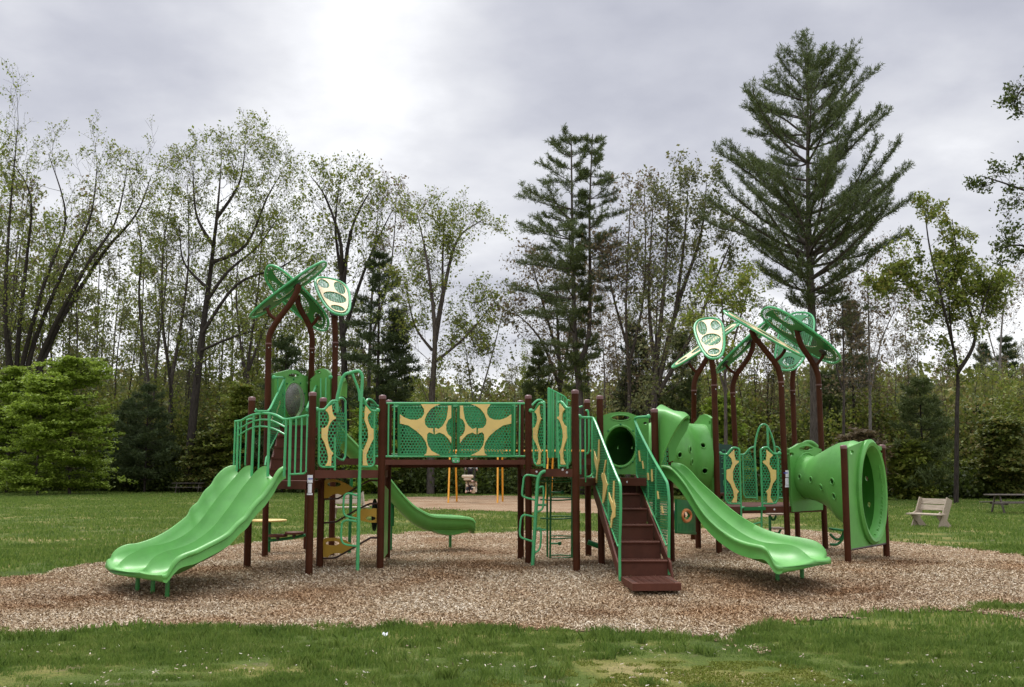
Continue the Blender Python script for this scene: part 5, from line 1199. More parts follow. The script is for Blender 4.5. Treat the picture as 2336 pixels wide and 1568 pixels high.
for X, Y in [(860, 362), (945, 362), (690, 440), (690, 474), (1034, 370), (1034, 435), (1034, 590), (1034, 610), (862, 700), (945, 700), (910, 535), (940, 535), (812, 530)]:
    for q in (X, 2143-X): mb.ball(PFr.p('B', q, Y)+PFr.n3*.034, .008, 6)
sub(mb, 'bolts', M['bolt'], rail)
sheet_part('bracket', 'B', [(1045, 722), (1097, 722), (1097, 750), (1088, 758), (1054, 758), (1045, 750)], PFr, 'tubeg', .014, (), None, .035)
mb = MB()
for X in (1057, 1083): mb.ball(PFr.p('B', X, 747)+PFr.n3*.045, .016, 8)
mb.build('bolt', M['bolt'], PS)
# rear railing of the bridge
rr_ = MB().tube([Vector((pp['P7'].x, pp['P7'].y, 3.0)), Vector((pp['P10'].x, pp['P10'].y, 3.0))], .02, 8).build('bridge_railing', M['sheetg'], PS)
za, zb = 3.0, 2.05
sub(MB().tube([Vector((pp['P7'].x, pp['P7'].y, zb)), Vector((pp['P10'].x, pp['P10'].y, zb))], .018, 8), 'rail', M['sheetg'], rr_)
for t in (.04, .09, .5, .91, .96): v = pp['P7'].lerp(pp['P10'], t); sub(MB().tube([(v.x, v.y, zb), (v.x, v.y, za)], .015, 6), 'bar', M['sheetg'], rr_)
for t0, t1 in ((.12, .48), (.52, .88)):
    a, b_ = pp['P7'].lerp(pp['P10'], t0), pp['P7'].lerp(pp['P10'], t1)
    sub(MB().flat([Vector((a.x, a.y, zb)), Vector((b_.x, b_.y, zb)), Vector((b_.x, b_.y, za)), Vector((a.x, a.y, za))], [], PBa.n3, .008), 'mesh_panel', M['perf'], rr_, smooth_=False, uvplane=PBa.uv)

# right landing: gate panels, tall barrier, climbers -----------------------------
PG = Plane(pp['P9'], pp['P11'])
vein_panel('C3', [(508, 512), (580, 512), (615, 450), (650, 395), (690, 373), (730, 392), (750, 440), (752, 1530)], [(552, 540), (600, 520), (660, 420), (735, 440), (740, 1470), (620, 1475), (570, 1420)],
    [(685, 415), (595, 540), (628, 565), (643, 620), (643, 690), (620, 770), (600, 805), (568, 825), (570, 1005), (605, 1060), (645, 1150), (668, 1230), (665, 1370), (625, 1465), (695, 1465), (700, 1280), (715, 1242), (680, 1170), (650, 1070), (640, 980), (648, 880), (672, 770), (700, 680), (722, 655), (700, 645), (682, 560), (680, 490)],
    PG, [(640, 495), (665, 665), (602, 932), (672, 1252), (665, 1438)], (508, 512), [[(555, 540), (560, 1350), (580, 1440), (620, 1482), (735, 1485)]])
vein_panel('C3', [(1012, 1540), (985, 450), (1005, 385), (1040, 355), (1080, 378), (1120, 430), (1160, 465), (1215, 465)], [(1000, 470), (1040, 420), (1110, 440), (1150, 480), (1200, 490), (1200, 1430), (1150, 1485), (1010, 1485)],
    [(1040, 385), (1130, 495), (1095, 540), (1082, 610), (1085, 690), (1120, 765), (1165, 800), (1172, 1000), (1140, 1090), (1110, 1180), (1098, 1260), (1100, 1370), (1140, 1468), (1060, 1468), (1058, 1310), (1036, 1250), (1072, 1170), (1090, 1080), (1102, 960), (1092, 850), (1062, 740), (1030, 672), (995, 652), (1000, 620), (1030, 622), (1042, 560), (1036, 460)],
    PG, [(1070, 468), (1048, 645), (1128, 912), (1068, 1252), (1082, 1440)], None, [[(1205, 480), (1208, 1400), (1185, 1465), (1140, 1492), (1015, 1495)], [(1165, 475), (1165, 1540)]])
PBk2 = Plane(pp['P10'], pp['P12'])
tube_part('arch_rail', 'C3', [(530, 420), (590, 355), (640, 325), (700, 330), (745, 385)], PBk2, .022, 4)
o = tube_part('tall_barrier', 'C3', [(815, 115), (960, 190), (1080, 252), (1120, 285), (1145, 330), (1152, 420)], PBk2, .022, 3)
for X, Y, r in ((832, 125, .03), (868, 150, .02), (908, 170, .024), (975, 205, .03), (1008, 225, .018), (1050, 250, .018), (1092, 270, .016), (1140, 330, .02)): tube_part('bar', 'C3', [(X, Y), (X, 1350)], PBk2, r, 0, o)
tube_part('rail', 'C3', [(1150, 335), (1180, 330), (1205, 345)], PBk2, .02, 2, o)
# loop climber
gl = ground((163/2.45+1440)*.80663, (1335/2.45+1060)*.80663); dq = gl.y+.02
o = tube_part('loop_ladder', 'C', [(345, 672), (290, 668), (240, 672), (212, 695), (198, 740), (192, 830), (182, 1000), (160, 1360)], dq, .034, 5, None, 'tubeg', 12)
sheet_part('bracket', 'C', [(298, 657), (352, 657), (352, 690), (298, 694)], Plane((0, dq-.04), (1, dq-.04)), 'tubeg', .02, (), o)
for pts in ([(195, 706), (130, 696), (103, 712), (96, 760), (90, 822), (105, 848), (185, 870)], [(172, 985), (110, 972), (85, 990), (76, 1050), (74, 1105), (92, 1132), (165, 1156)], [(200, 788), (225, 776), (238, 790), (236, 900), (225, 935), (192, 952)], [(188, 1072), (208, 1064), (220, 1080), (218, 1170), (205, 1215), (172, 1236)]):
    tube_part('rung', 'C', pts, dq, .0185, 4, o)
dk = pp['P12'].y-.6
o = tube_part('ladder', 'C', [(290, 700), (283, 1310)], dk, .02, 0, None, 'sheetg'); tube_part('rail', 'C', [(262, 690), (265, 1300)], dk+.1, .02, 0, o, 'sheetg'); tube_part('rail', 'C', [(437, 700), (434, 1280)], dk, .02, 0, o, 'sheetg')
for Y in (735, 862, 992, 1128, 1262):
    tube_part('rung', 'C', [(215, Y+3) if Y in (735, 862, 992) else (288, Y+8), (330, Y+9), (436, Y+2)], dk, .0145, 3, o, 'sheetg'); tube_part('rung', 'C', [(288, Y-10), (350, Y-12), (437, Y-8)], dk+.2, .0125, 3, o, 'sheetg')
for X, Y in ((370, 815), (350, 1170)):
    tube_part('peg', 'C', [(290, Y), (X, Y)], dk, .018, 0, o); sub(MB().ball(at('C', X, Y, dk), .04, 10), 'knob', M['sheetg'], o)
for Y in (903, 1075): tube_part('peg', 'C', [(190, Y), (255, Y)], dq+.2, .02, 0, o)
# low green rail between two posts
tube_part('step_beam', 'C', [(545, 1160), (625, 1190)], 20.0, .05, 0, None, 'sheetg')
# small barrier left of the main stair
pd = Plane(pp['P11'], pp['P13'])
o = tube_part('stair_barrier', 'C', [(485, 290), (500, 296), (570, 297)], pd, .021, 0)
sub(MB().ball(pd.p('C', 487, 290), .042, 10), 'knob', M['tubeg'], o)
for X, Y0, Y1 in ((492, 300, 690), (526, 300, 745), (575, 300, 690)): tube_part('bar', 'C', [(X, Y0), (X+2, Y1)], pd, .016, 0, o)
tube_part('rail', 'C', [(526, 700), (530, 708), (560, 706), (582, 680)], pd, .018, 3, o)
o = tube_part('grab_bar', 'C', [(530, 250), (545, 250), (550, 290), (552, 400), (552, 520), (545, 545), (535, 545)], 20.3, .02, 4); tube_part('grab_bar', 'C', [(485, 225), (508, 218)], 19.8, .018, 0)
# main stair: nosings measured one by one
nos = [(1095.4, 19.25), (1125.7, 18.87), (1159.6, 18.49), (1196.8, 18.11), (1235.3, 17.73), (1278, 17.35)]
lx = [600, 640, 668, 696, 724, 752]; rx_ = [878, 908, 952, 997, 1042, 1096]
ms_ = MB(); st = []
for (y, d_), a, b_ in zip(nos, lx, rx_):
    Y = (y/.80663-1060)*2.45; st.append((at('C', a, Y, d_), at('C', b_, Y, d_)))
zz = np.interp(range(6), [0, 5], [st[0][0].z, st[5][0].z])
zs = [float(v[0].z) for v in st]
for s_ in (0, 1):
    a, b_ = st[0][s_], st[5][s_]; sd = Vector((-.02 if s_ == 0 else .02, 0, 0)); ex = (b_-a)/5
    q = [a-ex*.2+Vector((0, .1, .02)), b_+ex*.3+Vector((0, 0, .05)), b_+ex*.6-Vector((0, 0, .12)), a-Vector((0, -.1, .30))]
    ms_.flat([v+sd for v in q], [], (1, 0, 0), .03)
ms_o = ms_.build('main_stairs', M['deck'], PS, smooth_=False)
for k in range(6):
    a, b_ = st[k]; nz = st[k+1][0].z if k < 5 else .02
    mb = MB(); mb.flat([Vector((a.x, a.y, a.z-.02)), Vector((b_.x, b_.y, b_.z-.02)), Vector((b_.x, b_.y, nz-.02)), Vector((a.x, a.y, nz-.02))], [], (0, 1, 0), .014)
    mb.tube([a+Vector((0, -.018, -.02)), b_+Vector((0, -.018, -.02))], .022, 8)
    bk = .36; pa = 26
    mb.flat([Vector((a.x, a.y-.02, a.z-.01)), Vector((b_.x, b_.y-.02, b_.z-.01)), Vector((b_.x-.05, b_.y+bk, b_.z-.01)), Vector((a.x-.05, a.y+bk, a.z-.01))], [], (0, 0, 1), .022)
    for j in range(pa):
        v = a.lerp(b_, (j+.5)/pa); mb.box((v.x, v.y+.05, v.z+.004), (.012, .08, .012), rz=.6 if j % 2 else -.6)
    sub(mb, 'step', M['deck'], ms_o, smooth_=False)
fl, fr2 = at('C', 855, 1448, 15.95), at('C', 1192, 1440, 16.0); bl2, br2 = at('C', 775, 1395, 17.0), at('C', 1108, 1385, 17.1)
zt = fl.z
pf_o = MB().flat([Vector((v.x, v.y, zt-.055)) for v in (fl, fr2, br2, bl2)], [], (0, 0, 1), .11).build('bottom_platform', M['deck'], PS, smooth_=False)
mb = MB()
for j in range(26):
    for e_ in range(9):
        u_ = .16+.70*j/25; w_2 = .08+.84*e_/8; a = fl.lerp(fr2, u_).lerp(bl2.lerp(br2, u_), w_2); mb.box((a.x, a.y, zt+.004), (.008, .07, .010), rz=.8 if (j//3) % 2 else -.8)
mb.flat([Vector((v.x, v.y, zt+.001)) for v in (fl.lerp(fr2, .15), fl.lerp(fr2, .87), bl2.lerp(br2, .87), bl2.lerp(br2, .15))], [], (0, 0, 1), .004); sub(mb, 'tread_plate', M['deck'], pf_o, smooth_=False)
mb = MB()
for u_ in (.05, .1, .90, .95):
    for w_2 in (.2, .4, .6, .8):
        a = fl.lerp(fr2, u_).lerp(bl2.lerp(br2, u_), w_2); mb.tube([(a.x, a.y, zt), (a.x, a.y, zt+.003)], .02, 10)
sub(mb, 'drain_holes', M['black'], pf_o)
# stair side panels
def rail_panel(pl, top_, sheet_, bottom, posts, overlays, fr='C', ball=None, mt='perf_fine'):
    o = sheet_part('stair_railing', fr, sheet_, pl, mt, .006)
    tube_part('handrail', fr, top_, pl, .024, 4, o); tube_part('rail', fr, bottom, pl, .016, 0, o)
    for p in posts: tube_part('bar', fr, p, pl, .018, 0, o)
    for q in overlays: sheet_part('vein_overlay', fr, q, pl, 'tan', .014, (), o, .014)
    if ball: sub(MB().ball(pl.p(fr, *ball), .042, 10), 'knob', M['tubeg'], o)
    return o
SLp = Plane((st[0][0].x-.03, st[0][0].y), (st[5][0].x-.03, st[5][0].y)); SRp = Plane((st[0][1].x+.03, st[0][1].y), (st[5][1].x+.03, st[5][1].y))
rail_panel(SLp, [(490, 296), (570, 298), (590, 315), (610, 360), (680, 540), (745, 700), (765, 745), (772, 800), (772, 1000), (766, 1190), (768, 1440), (768, 1495)], [(580, 320), (600, 350), (745, 715), (762, 760), (765, 1000), (752, 1180), (575, 700)], [(572, 310), (575, 695), (755, 1190)], [[(685, 560), (690, 1000)]],
    [[(625, 450), (632, 450), (630, 600), (622, 640), (618, 680), (612, 750), (604, 750), (612, 670), (596, 590), (596, 530), (612, 590), (620, 580)], [(672, 590), (680, 590), (665, 680), (680, 740), (690, 760), (660, 890), (652, 890), (658, 760), (645, 700), (650, 680), (658, 690)], [(728, 735), (736, 735), (732, 860), (742, 920), (740, 985), (722, 1000), (716, 1060), (708, 1060), (712, 990), (722, 950), (712, 900), (698, 860), (697, 815), (714, 865), (724, 890)]])
rail_panel(SRp, [(965, 290), (885, 297), (873, 312), (880, 340), (925, 440), (1010, 600), (1080, 720), (1098, 770), (1108, 900), (1106, 1180), (1108, 1385)], [(880, 350), (920, 450), (1090, 760), (1100, 1000), (1090, 1170), (885, 700)], [(878, 345), (884, 695), (1090, 1185)], [[(962, 520), (966, 860)], [(1018, 640), (1018, 990)]],
    [[(900, 530), (906, 525), (915, 600), (908, 600)], [(925, 600), (930, 598), (938, 650), (932, 655)], [(1030, 808), (1036, 806), (1044, 860), (1036, 862)], [(1058, 910), (1064, 908), (1074, 960), (1066, 962)], [(990, 655), (996, 655), (1000, 740), (992, 740)], [(962, 680), (970, 680), (974, 730), (966, 730)]], ball=(965, 290))
# tunnels -------------------------------------------------------------------------
PT = Plane(pp['P13'], (pp['P15'].x-.25, pp['P13'].y+.05), -.25)
tp = moulded('tunnel_panel', 'C', [(590, 690), (590, 296), (650, 282), (700, 266), (760, 258), (825, 263), (880, 284), (965, 292), (965, 690)], PT, [(770, 300, 64, 18), (769, 497, 112, 142), (942, 337, 14, 10)], .07, ell=[(769, 497, 113, 143, .03), (770, 300, 66, 20, .012)])
bm_ = MB()
for k in range(8):
    a = 2*math.pi*k/8+math.pi/2; bm_.ball(PT.p('C', 769+118*math.cos(a), 497+150*math.sin(a))+PT.n3*.05, .022, 8)
sub(bm_, 'bolts', M['sheetg'], tp)
def tunnel(name, secs, n=40, holes=(), shell=0.03):
    """secs: (centre, across, halfwidth, halfheight); holes: (section t, angle, radius) cut through the skin"""
    T = []; cs = [Vector(s[0]) for s in secs]; N_ = 90
    idx = np.linspace(0, len(secs)-1, N_); C = [Vector([np.interp(i, range(len(secs)), [c[k] for c in cs]) for k in range(3)]) for i in idx]
    C2 = spline(cs, 12); C = resample(C2, N_)
    ac = [Vector([np.interp(i, range(len(secs)), [s[1][k] for s in secs]) for k in range(3)]).normalized() for i in idx]
    hw = np.interp(idx, range(len(secs)), [s[2] for s in secs]); hh = np.interp(idx, range(len(secs)), [s[3] for s in secs])
    M_ = 110
    def P_(i, k, dr): th = 2*math.pi*k/M_; return C[i]+ac[i]*((hw[i]+dr)*math.cos(th))+Vector((0, 0, (hh[i]+dr)*math.sin(th)))
    dele = set(); hs_ = []
    def proj(v): 
        r = Vector((v.x, v.y*math.cos(PITCH)+(v.z-EYE)*math.sin(PITCH), -v.y*math.sin(PITCH)+(v.z-EYE)*math.cos(PITCH))); return 1168+FOC*r.x/r.y, 784-FOC*r.z/r.y
    for (fr, X, Y, rad, far) in holes:
        tx, ty = px(fr, X, Y); best = None
        for i in range(2, N_-2):
            for k in range(M_):
                v = P_(i, k, 0); qx, qy = proj(v); dd = math.hypot(qx-tx, qy-ty)
                if dd < 9:
                    key = dd+(-v.y if far else v.y)*40
                    if best is None or key < best[0]: best = (key, i, k)
        if best is None: print('hole missed', fr, X, Y); continue
        _, bi, bk_ = best; hs_.append((bi, bk_, rad)); hc = P_(bi, bk_, 0)
        for i in range(N_-1):
            for k in range(M_):
                if (P_(i, k, 0)-hc).length < 3*rad and ((P_(i, k, 0)+P_(i+1, (k+1) % M_, 0))/2-hc).length < rad: dele.add((i, k))
    vs = []; fs = []
    for i in range(N_):
        for k in range(M_): vs.append(P_(i, k, 0))
    for i in range(N_):
        for k in range(M_): vs.append(P_(i, k, -shell))
    off = N_*M_
    for i in range(N_-1):
        for k in range(M_):
            if (i, k) in dele: continue
            a, b_, c, d_ = i*M_+k, i*M_+(k+1) % M_, (i+1)*M_+(k+1) % M_, (i+1)*M_+k
            fs.append((a, b_, c, d_)); fs.append((d_+off, c+off, b_+off, a+off))
    mb = MB().add(vs, fs); o = mb.build(name, M['slide'], PS, angle=60)
    for (i, k, rad) in hs_:
        ang = 2*math.pi*k/M_; A = ac[i]; hc = P_(i, k, .002)
        tz = (C[min(i+1, N_-1)]-C[i-1]).normalized(); e2 = (P_(i, (k+1) % M_, 0)-P_(i, k-1, 0)).normalized(); e1_ = (P_(min(i+1, N_-1), k, 0)-P_(i-1, k, 0)).normalized()
        ring = [hc+(e1_*math.cos(q*math.pi/12)+e2*math.sin(q*math.pi/12))*rad for q in range(24)]
        sub(MB().tube(ring, .015, 8, closed=True), 'porthole', M['slide'], o)
    return o
# tunnel from the stair deck back to the low right deck
cA = PT.p('C', 769, 497); cA.y += .1
pR = Plane(pp['R2'], pp['R3'])
cB = at('D', 470, 530, 22.4); 
tunnel('crawl_tunnel', [(cA, (1, -.05, 0), .30, .375), (cA+Vector((.25, .8, -.08)), (.95, -.3, 0), .36, .44), ((cA+cB)/2+Vector((.0, .25, .05)), (.8, -.62, 0), .50, .60), (cB-Vector((.45, .1, -.03)), (.45, -.9, 0), .62, .72), (cB, (.12, -.99, 0), .66, .74)],
       holes=[('D', 280, 505, .062, 0), ('D', 365, 462, .062, 0), ('D', 455, 432, .062, 0), ('D', 385, 562, .062, 0), ('D', 465, 635, .066, 0), ('C', 745, 505, .05, 1), ('C', 846, 505, .05, 1)])
moulded('tunnel_end_panel', 'D', [(398, 790), (396, 262), (412, 245), (440, 205), (470, 195), (500, 205), (524, 225), (540, 800)], Plane((pp['R2'].x-.05, pp['R2'].y), (pp['R3'].x-.05, pp['R3'].y)), [(452, 282, 26, 10), (516, 262, 8, 16)], .06)
# right tunnel with the wide bell mouth
pR2 = Plane(pp['R5'], pp['R7']); pT = Plane(pp['T1'], pp['T2'])
cC = pR2.p('E', 262, 492); cD = pT.p('E', 868, 640)
tn = tunnel('bell_tunnel', [(cC, (.82, .58, 0), .42, .47), (cC.lerp(cD, .18), (.82, .58, 0), .43, .47), (cC.lerp(cD, .42)+Vector((0, 0, .08)), (.78, .62, 0), .50, .60), (cC.lerp(cD, .68)+Vector((0, 0, .05)), (.74, .66, 0), .58, .80), (cC.lerp(cD, .93), (.70, .71, 0), .58, .93), (cD-Vector((pT.n3.x, pT.n3.y, 0))*.02, (pT.d.x, pT.d.y, 0), .56, .93)],
       holes=[('E', 205, 500, .055, 0), ('E', 312, 528, .06, 0), ('E', 405, 600, .06, 0), ('E', 510, 545, .062, 0), ('E', 535, 680, .062, 0), ('E', 858, 505, .07, 1), ('E', 868, 775, .07, 1), ('E', 778, 668, .06, 1)])
mb = MB(); rings = []
for q, (k_, off) in enumerate([(1.0, -.10), (1.05, .0), (1.06, .07), (1.0, .115), (.93, .10), (.88, .02), (.85, -.12)]):
    rings.append([cD+Vector((pT.d.x, pT.d.y, 0))*(.585*k_*math.cos(2*math.pi*i/60))+Vector((0, 0, .97*k_*math.sin(2*math.pi*i/60)))+pT.n3*off for i in range(60)])
sub(mb.grid(rings, closed_v=True), 'mouth_rim', M['slide'], tn)
mb = MB()
for i in range(30):
    th = -1.35+2.7*i/29 if i < 22 else math.pi-.7+1.4*(i-22)/7
    a = cD+Vector((pT.d.x, pT.d.y, 0))*(.53*math.cos(th))+Vector((0, 0, .885*math.sin(th)))+pT.n3*.03
    mb.box(a, (.05, .035, .02 if i % 3 else .07), rz=math.atan2(pT.d.y, pT.d.x))
sub(mb, 'grip_steps', M['slide'], tn)
oval = [(868+120*math.cos(2*math.pi*i/36), 640+470*math.sin(2*math.pi*i/36)) for i in range(36)]
mp = sheet_part('mouth_panel', 'E', [(672, 1195), (655, 222), (720, 198), (760, 178), (800, 163), (845, 162), (880, 176), (930, 200), (992, 218), (1022, 1122)], pT, 'slide', .05, [oval, (690, 268, 18, 22), (968, 262, 12, 18)])
tube_part('cross_rod', 'E', [(690, 1188), (1040, 1128)], pT, .03, 0, None, 'rod')
moulded('tunnel_panel', 'E', [(128, 832), (98, 238), (150, 212), (190, 185), (235, 176), (280, 184), (330, 215), (412, 240), (416, 812)], pR2, [(255, 228, 62, 22), (118, 286, 22, 18), (398, 278, 16, 16)], .07, ell=[(255, 228, 64, 24, .012), (262, 495, 112, 222, .02)])
hb = pR2.p('E', 330, 200)
MB().tube([hb+Vector((-.12, .5, -.04)), hb+Vector((0, .5, .06)), hb+Vector((.14, .5, .05)), hb+Vector((.28, .5, -.08))], .06, 10, sub=4).build('panel_crest', M['slide'], PS)
# hood over the double slide
hp = [at('D', 90, 160, 18.65), at('D', 130, 122, 18.75), at('D', 190, 150, 18.85), at('D', 215, 178, 18.9)]
nf = Vector((.62, -.78, 0))
def hrow(top, bot_, inner): pass
rows = []
A_ = [(95, 160, 18.75), (125, 125, 18.9), (160, 138, 19.1), (220, 180, 19.3), (260, 200, 19.5)]
# outer shell: from the back edge at the posts forward to the jutting brow
secH = [
    [at('D', 100, 560, 18.62), at('D', 98, 380, 18.62), at('D', 95, 220, 18.65), at('D', 92, 160, 18.72), at('D', 128, 122, 18.95), at('D', 160, 130, 19.25), at('D', 205, 165, 19.5)],
    [at('D', 118, 560, 18.50), at('D', 125, 420, 18.48), at('D', 140, 250, 18.45), at('D', 165, 168, 18.50), at('D', 200, 162, 18.75), at('D', 235, 168, 19.1), at('D', 262, 185, 19.4)],
    [at('D', 130, 570, 18.42), at('D', 160, 470, 18.35), at('D', 215, 330, 18.2), at('D', 265, 215, 18.1), at('D', 300, 178, 18.35), at('D', 325, 184, 18.75), at('D', 340, 198, 19.15)],
    [at('D', 132, 575, 18.40), at('D', 165, 470, 18.33), at('D', 228, 340, 18.15), at('D', 295, 238, 18.02), at('D', 335, 205, 18.25), at('D', 352, 208, 18.7), at('D', 356, 222, 19.1)],
    [at('D', 140, 575, 18.45), at('D', 172, 470, 18.40), at('D', 240, 345, 18.25), at('D', 300, 250, 18.15), at('D', 335, 222, 18.35), at('D', 345, 228, 18.75), at('D', 345, 245, 19.1)],
]
mb = MB(); mb.grid([spline(r, 4) for r in secH])
inn = [[v+Vector((-.01, .03, -.035)) for v in spline(r, 4)] for r in (secH[0], secH[1], secH[3])]
mb.grid(inn)
hood = mb.build('slide_hood', M['slide'], PS, angle=50)
# far cheek of the hood
cheek = [(345, 225), (352, 250), (330, 320), (285, 390), (250, 460), (238, 545), (195, 560), (190, 450), (160, 430), (200, 350), (300, 250)]
ck = Plane((2.98, 19.2), (3.35, 18.75))
sub(MB().flat([at('D', X, Y, 19.15) for X, Y in cheek], [], (0, 1, 0), .04), 'hood_cheek', M['slide'], hood, smooth_=False)
sub(MB().flat([at('D', X, Y, 18.9+.0*X) for X, Y in [(128, 575), (132, 480), (165, 430), (188, 450), (188, 590)]], [], (0, 1, 0), .01), 'hood_mesh', M['perf_fine'], hood, smooth_=False, uvplane=lambda v: (v.x, v.z))
# right low deck panels ---------------------------------------------------------------
PQ = Plane(pp['R3'], pp['R5'])
lt = [(410, 400), (352, 458), (382, 490), (393, 540), (375, 590), (332, 605), (332, 695), (375, 750), (402, 820), (408, 880), (385, 930), (437, 932), (440, 842), (458, 822), (425, 778), (397, 700), (397, 620), (420, 560), (456, 527), (456, 512), (425, 508), (414, 470)]
rt = [(735, 400), (800, 455), (768, 490), (764, 550), (795, 598), (833, 605), (833, 695), (800, 740), (782, 800), (775, 880), (803, 932), (745, 932), (745, 850), (733, 825), (765, 785), (780, 720), (775, 640), (745, 570), (700, 530), (700, 512), (730, 508), (737, 460)]
PG1 = vein_panel('F6', [(280, 442), (335, 447), (365, 415), (395, 385), (430, 380), (458, 398), (468, 440), (484, 990)], [(318, 450), (345, 450), (395, 395), (450, 405), (462, 450), (472, 938), (350, 938), (325, 905)], lt, PQ, [(388, 440), (413, 527), (362, 660), (424, 826), (415, 918)], (275, 438), [[(316, 450), (325, 900), (350, 938), (380, 944), (478, 944)]], mt='perf_wide')
PG2 = vein_panel('F6', [(700, 990), (682, 450), (690, 400), (715, 380), (750, 378), (785, 412), (815, 440), (872, 438)], [(690, 450), (720, 392), (760, 395), (815, 448), (850, 455), (853, 900), (830, 936), (700, 940)], rt, PQ, [(758, 437), (745, 527), (805, 660), (745, 828), (768, 918)], (872, 436), [[(840, 450), (856, 500), (858, 890), (835, 938), (800, 944), (705, 945)]], mt='perf_wide')
PH = Plane(pp['R4'], pp['R6'])
o = tube_part('arch_rail', 'F6', [(645, 905), (630, 600), (622, 400), (640, 270), (668, 180), (705, 145), (745, 160), (785, 240), (815, 340), (828, 440)], PH, .024, 5)
tube_part('rail', 'F6', [(750, 170), (757, 385)], PH, .028, 0, o)
vein_panel('F6', [(478, 450), (520, 445), (565, 395), (600, 376), (630, 372)], [(500, 460), (530, 455), (578, 400), (600, 490), (625, 510), (630, 870), (600, 882), (535, 882), (510, 850)], None, PH, extra=[[(498, 455), (510, 850), (530, 882), (640, 885)]])
vein_panel('F6', [(830, 370), (860, 380), (880, 410)], [(840, 455), (885, 460), (900, 885), (850, 885)], None, PH, extra=[[(860, 887), (905, 887)]])
o = tube_part('short_ladder', 'F6', [(520, 985), (495, 985), (485, 1010), (490, 1110), (490, 1300)], PQ, .022, 3); tube_part('rail', 'F6', [(655, 985), (680, 985), (690, 1010), (690, 1110), (690, 1400)], PQ, .022, 3, o)
tube_part('rung', 'F6', [(495, 1150), (600, 1150), (690, 1130)], PQ, .018, 3, o)
sheet_part('bracket', 'F6', [(500, 978), (715, 975), (720, 1008), (500, 1012)], PQ, 'sheetg', .03, (), o, .06)
# dark maze panel beyond the low deck
PM = Plane((4.75, 24.3), (5.6, 24.6))
o = sheet_part('maze_panel', 'F6', [(262, 335), (300, 348), (378, 350), (400, 372), (400, 850), (262, 850)], PM, 'dgreen', .03)
for pts in ([(285, 405), (320, 405), (325, 440), (325, 500)], [(275, 470), (300, 475), (300, 490), (275, 495)], [(275, 525), (300, 530), (300, 590), (280, 592)], [(285, 640), (310, 645), (310, 700), (298, 720), (300, 760), (318, 762)]):
    sub(MB().tube([PM.p('F6', X, Y)+PM.n3*.03 for X, Y in pts], .008, 5), 'maze_line', M['tubeg'], o)
a = at('F6', 285, 850, 24.0); b_ = at('F6', 340, 850, 24.0); MB().box((a+b_)/2, (.5, .4, .06)).build('step', M['deck'], PS, smooth_=False)
# game panel with an orange porthole under the tunnel
PO = Plane((pp['P15'].x+.1, 20.5), (pp['R2'].x+.0, pp['R2'].y-.3))
o = sheet_part('porthole_panel', 'Z9', [(465, 340), (800, 380), (815, 960), (465, 945)], PO, 'sheetg', .05, [(640, 645, 66, 82)])
P = [PO.p('Z9', 636+80*math.cos(2*math.pi*i/26), 645+104*math.sin(2*math.pi*i/26))+PO.n3*.03 for i in range(26)]
sub(MB().tube(P, .034, 10, closed=True), 'orange_ring', M['orange'], o); sub(MB().ball(PO.p('Z9', 640, 650)-PO.n3*.03, .04, 10), 'red_knob', M['red'], o)
sub(MB().ball(PO.p('Z9', 640, 645)-PO.n3*.14, .14, 14), 'bubble', M['dgreen'], o)
mb = MB()
for i in range(12): mb.tube([PO.p('Z9', 490+26*i, 790)+PO.n3*.028, PO.p('Z9', 490+26*i, 925)+PO.n3*.028], .004, 4)
sub(mb, 'moulded_ribs', M['sheetg'], o)
sub(MB().tube([PO.p('Z9', 470, 950), PO.p('Z9', 830, 975)], .03, 8), 'rail', M['sheetg'], o)
# perch seat on the back right post
dd_ = pp['R7'].y
o = tube_part('perch_seat', 'D', [(1425, 1110), (1470, 1150), (1510, 1140), (1535, 1080), (1535, 1040)], dd_+.1, .03, 5, None, 'sheetg'); tube_part('brace', 'D', [(1425, 1190), (1480, 1188), (1520, 1150), (1540, 1090)], dd_+.1, .03, 5, o, 'sheetg')
sheet = MB().box(at('D', 1490, 1078, dd_+.1), (.36, .3, .05), ry=.12, bev=.02); sub(sheet, 'seat', M['sheetg'], o)
# ---------------------------------------------------------------- benches, tables, swing, people
def bench(label, g_, rz, sc=1.0, name='bench'):
    o = thing(name, label, 'bench', tuple(g_), 'wooden benches on the lawn', rz=rz)
    def part(nm, mb, mt=M['greywood']):
        p = mb.build(nm, mt, None, smooth_=False, loc=(0, 0, 0)); p.parent = o; p.location = (0, 0, 0); p.scale = (sc,)*3; return p
    # two crossed plank legs carry a seat; the long leg runs on up to the back
    for x in (-.56, .56):
        mb = MB(); mb.box((x, .0, .42), (.045, .26, 1.12), rx=-.42); part('side_plank', mb)
        mb = MB(); mb.box((x*.93, -.02, .20), (.045, .22, .68), rx=.80); part('leg', mb)
    part('seat', MB().box((0, -.26, .43), (1.36, .34, .045), rx=.05, bev=.006))
    for z, y in ((.64, .13), (.84, .22)): part('back_plank', MB().box((0, y-.03, z), (1.12, .03, .19), rx=-.42, bev=.006))
    return o
g_ = ground(2126, 1203); bench('weathered grey wooden bench with sloping back on the right lawn', g_, math.radians(-64), .93)
g_ = ground(795, 1184); bench('grey wooden bench seen through the wavy climber at the left tower', g_, math.radians(24), .98)
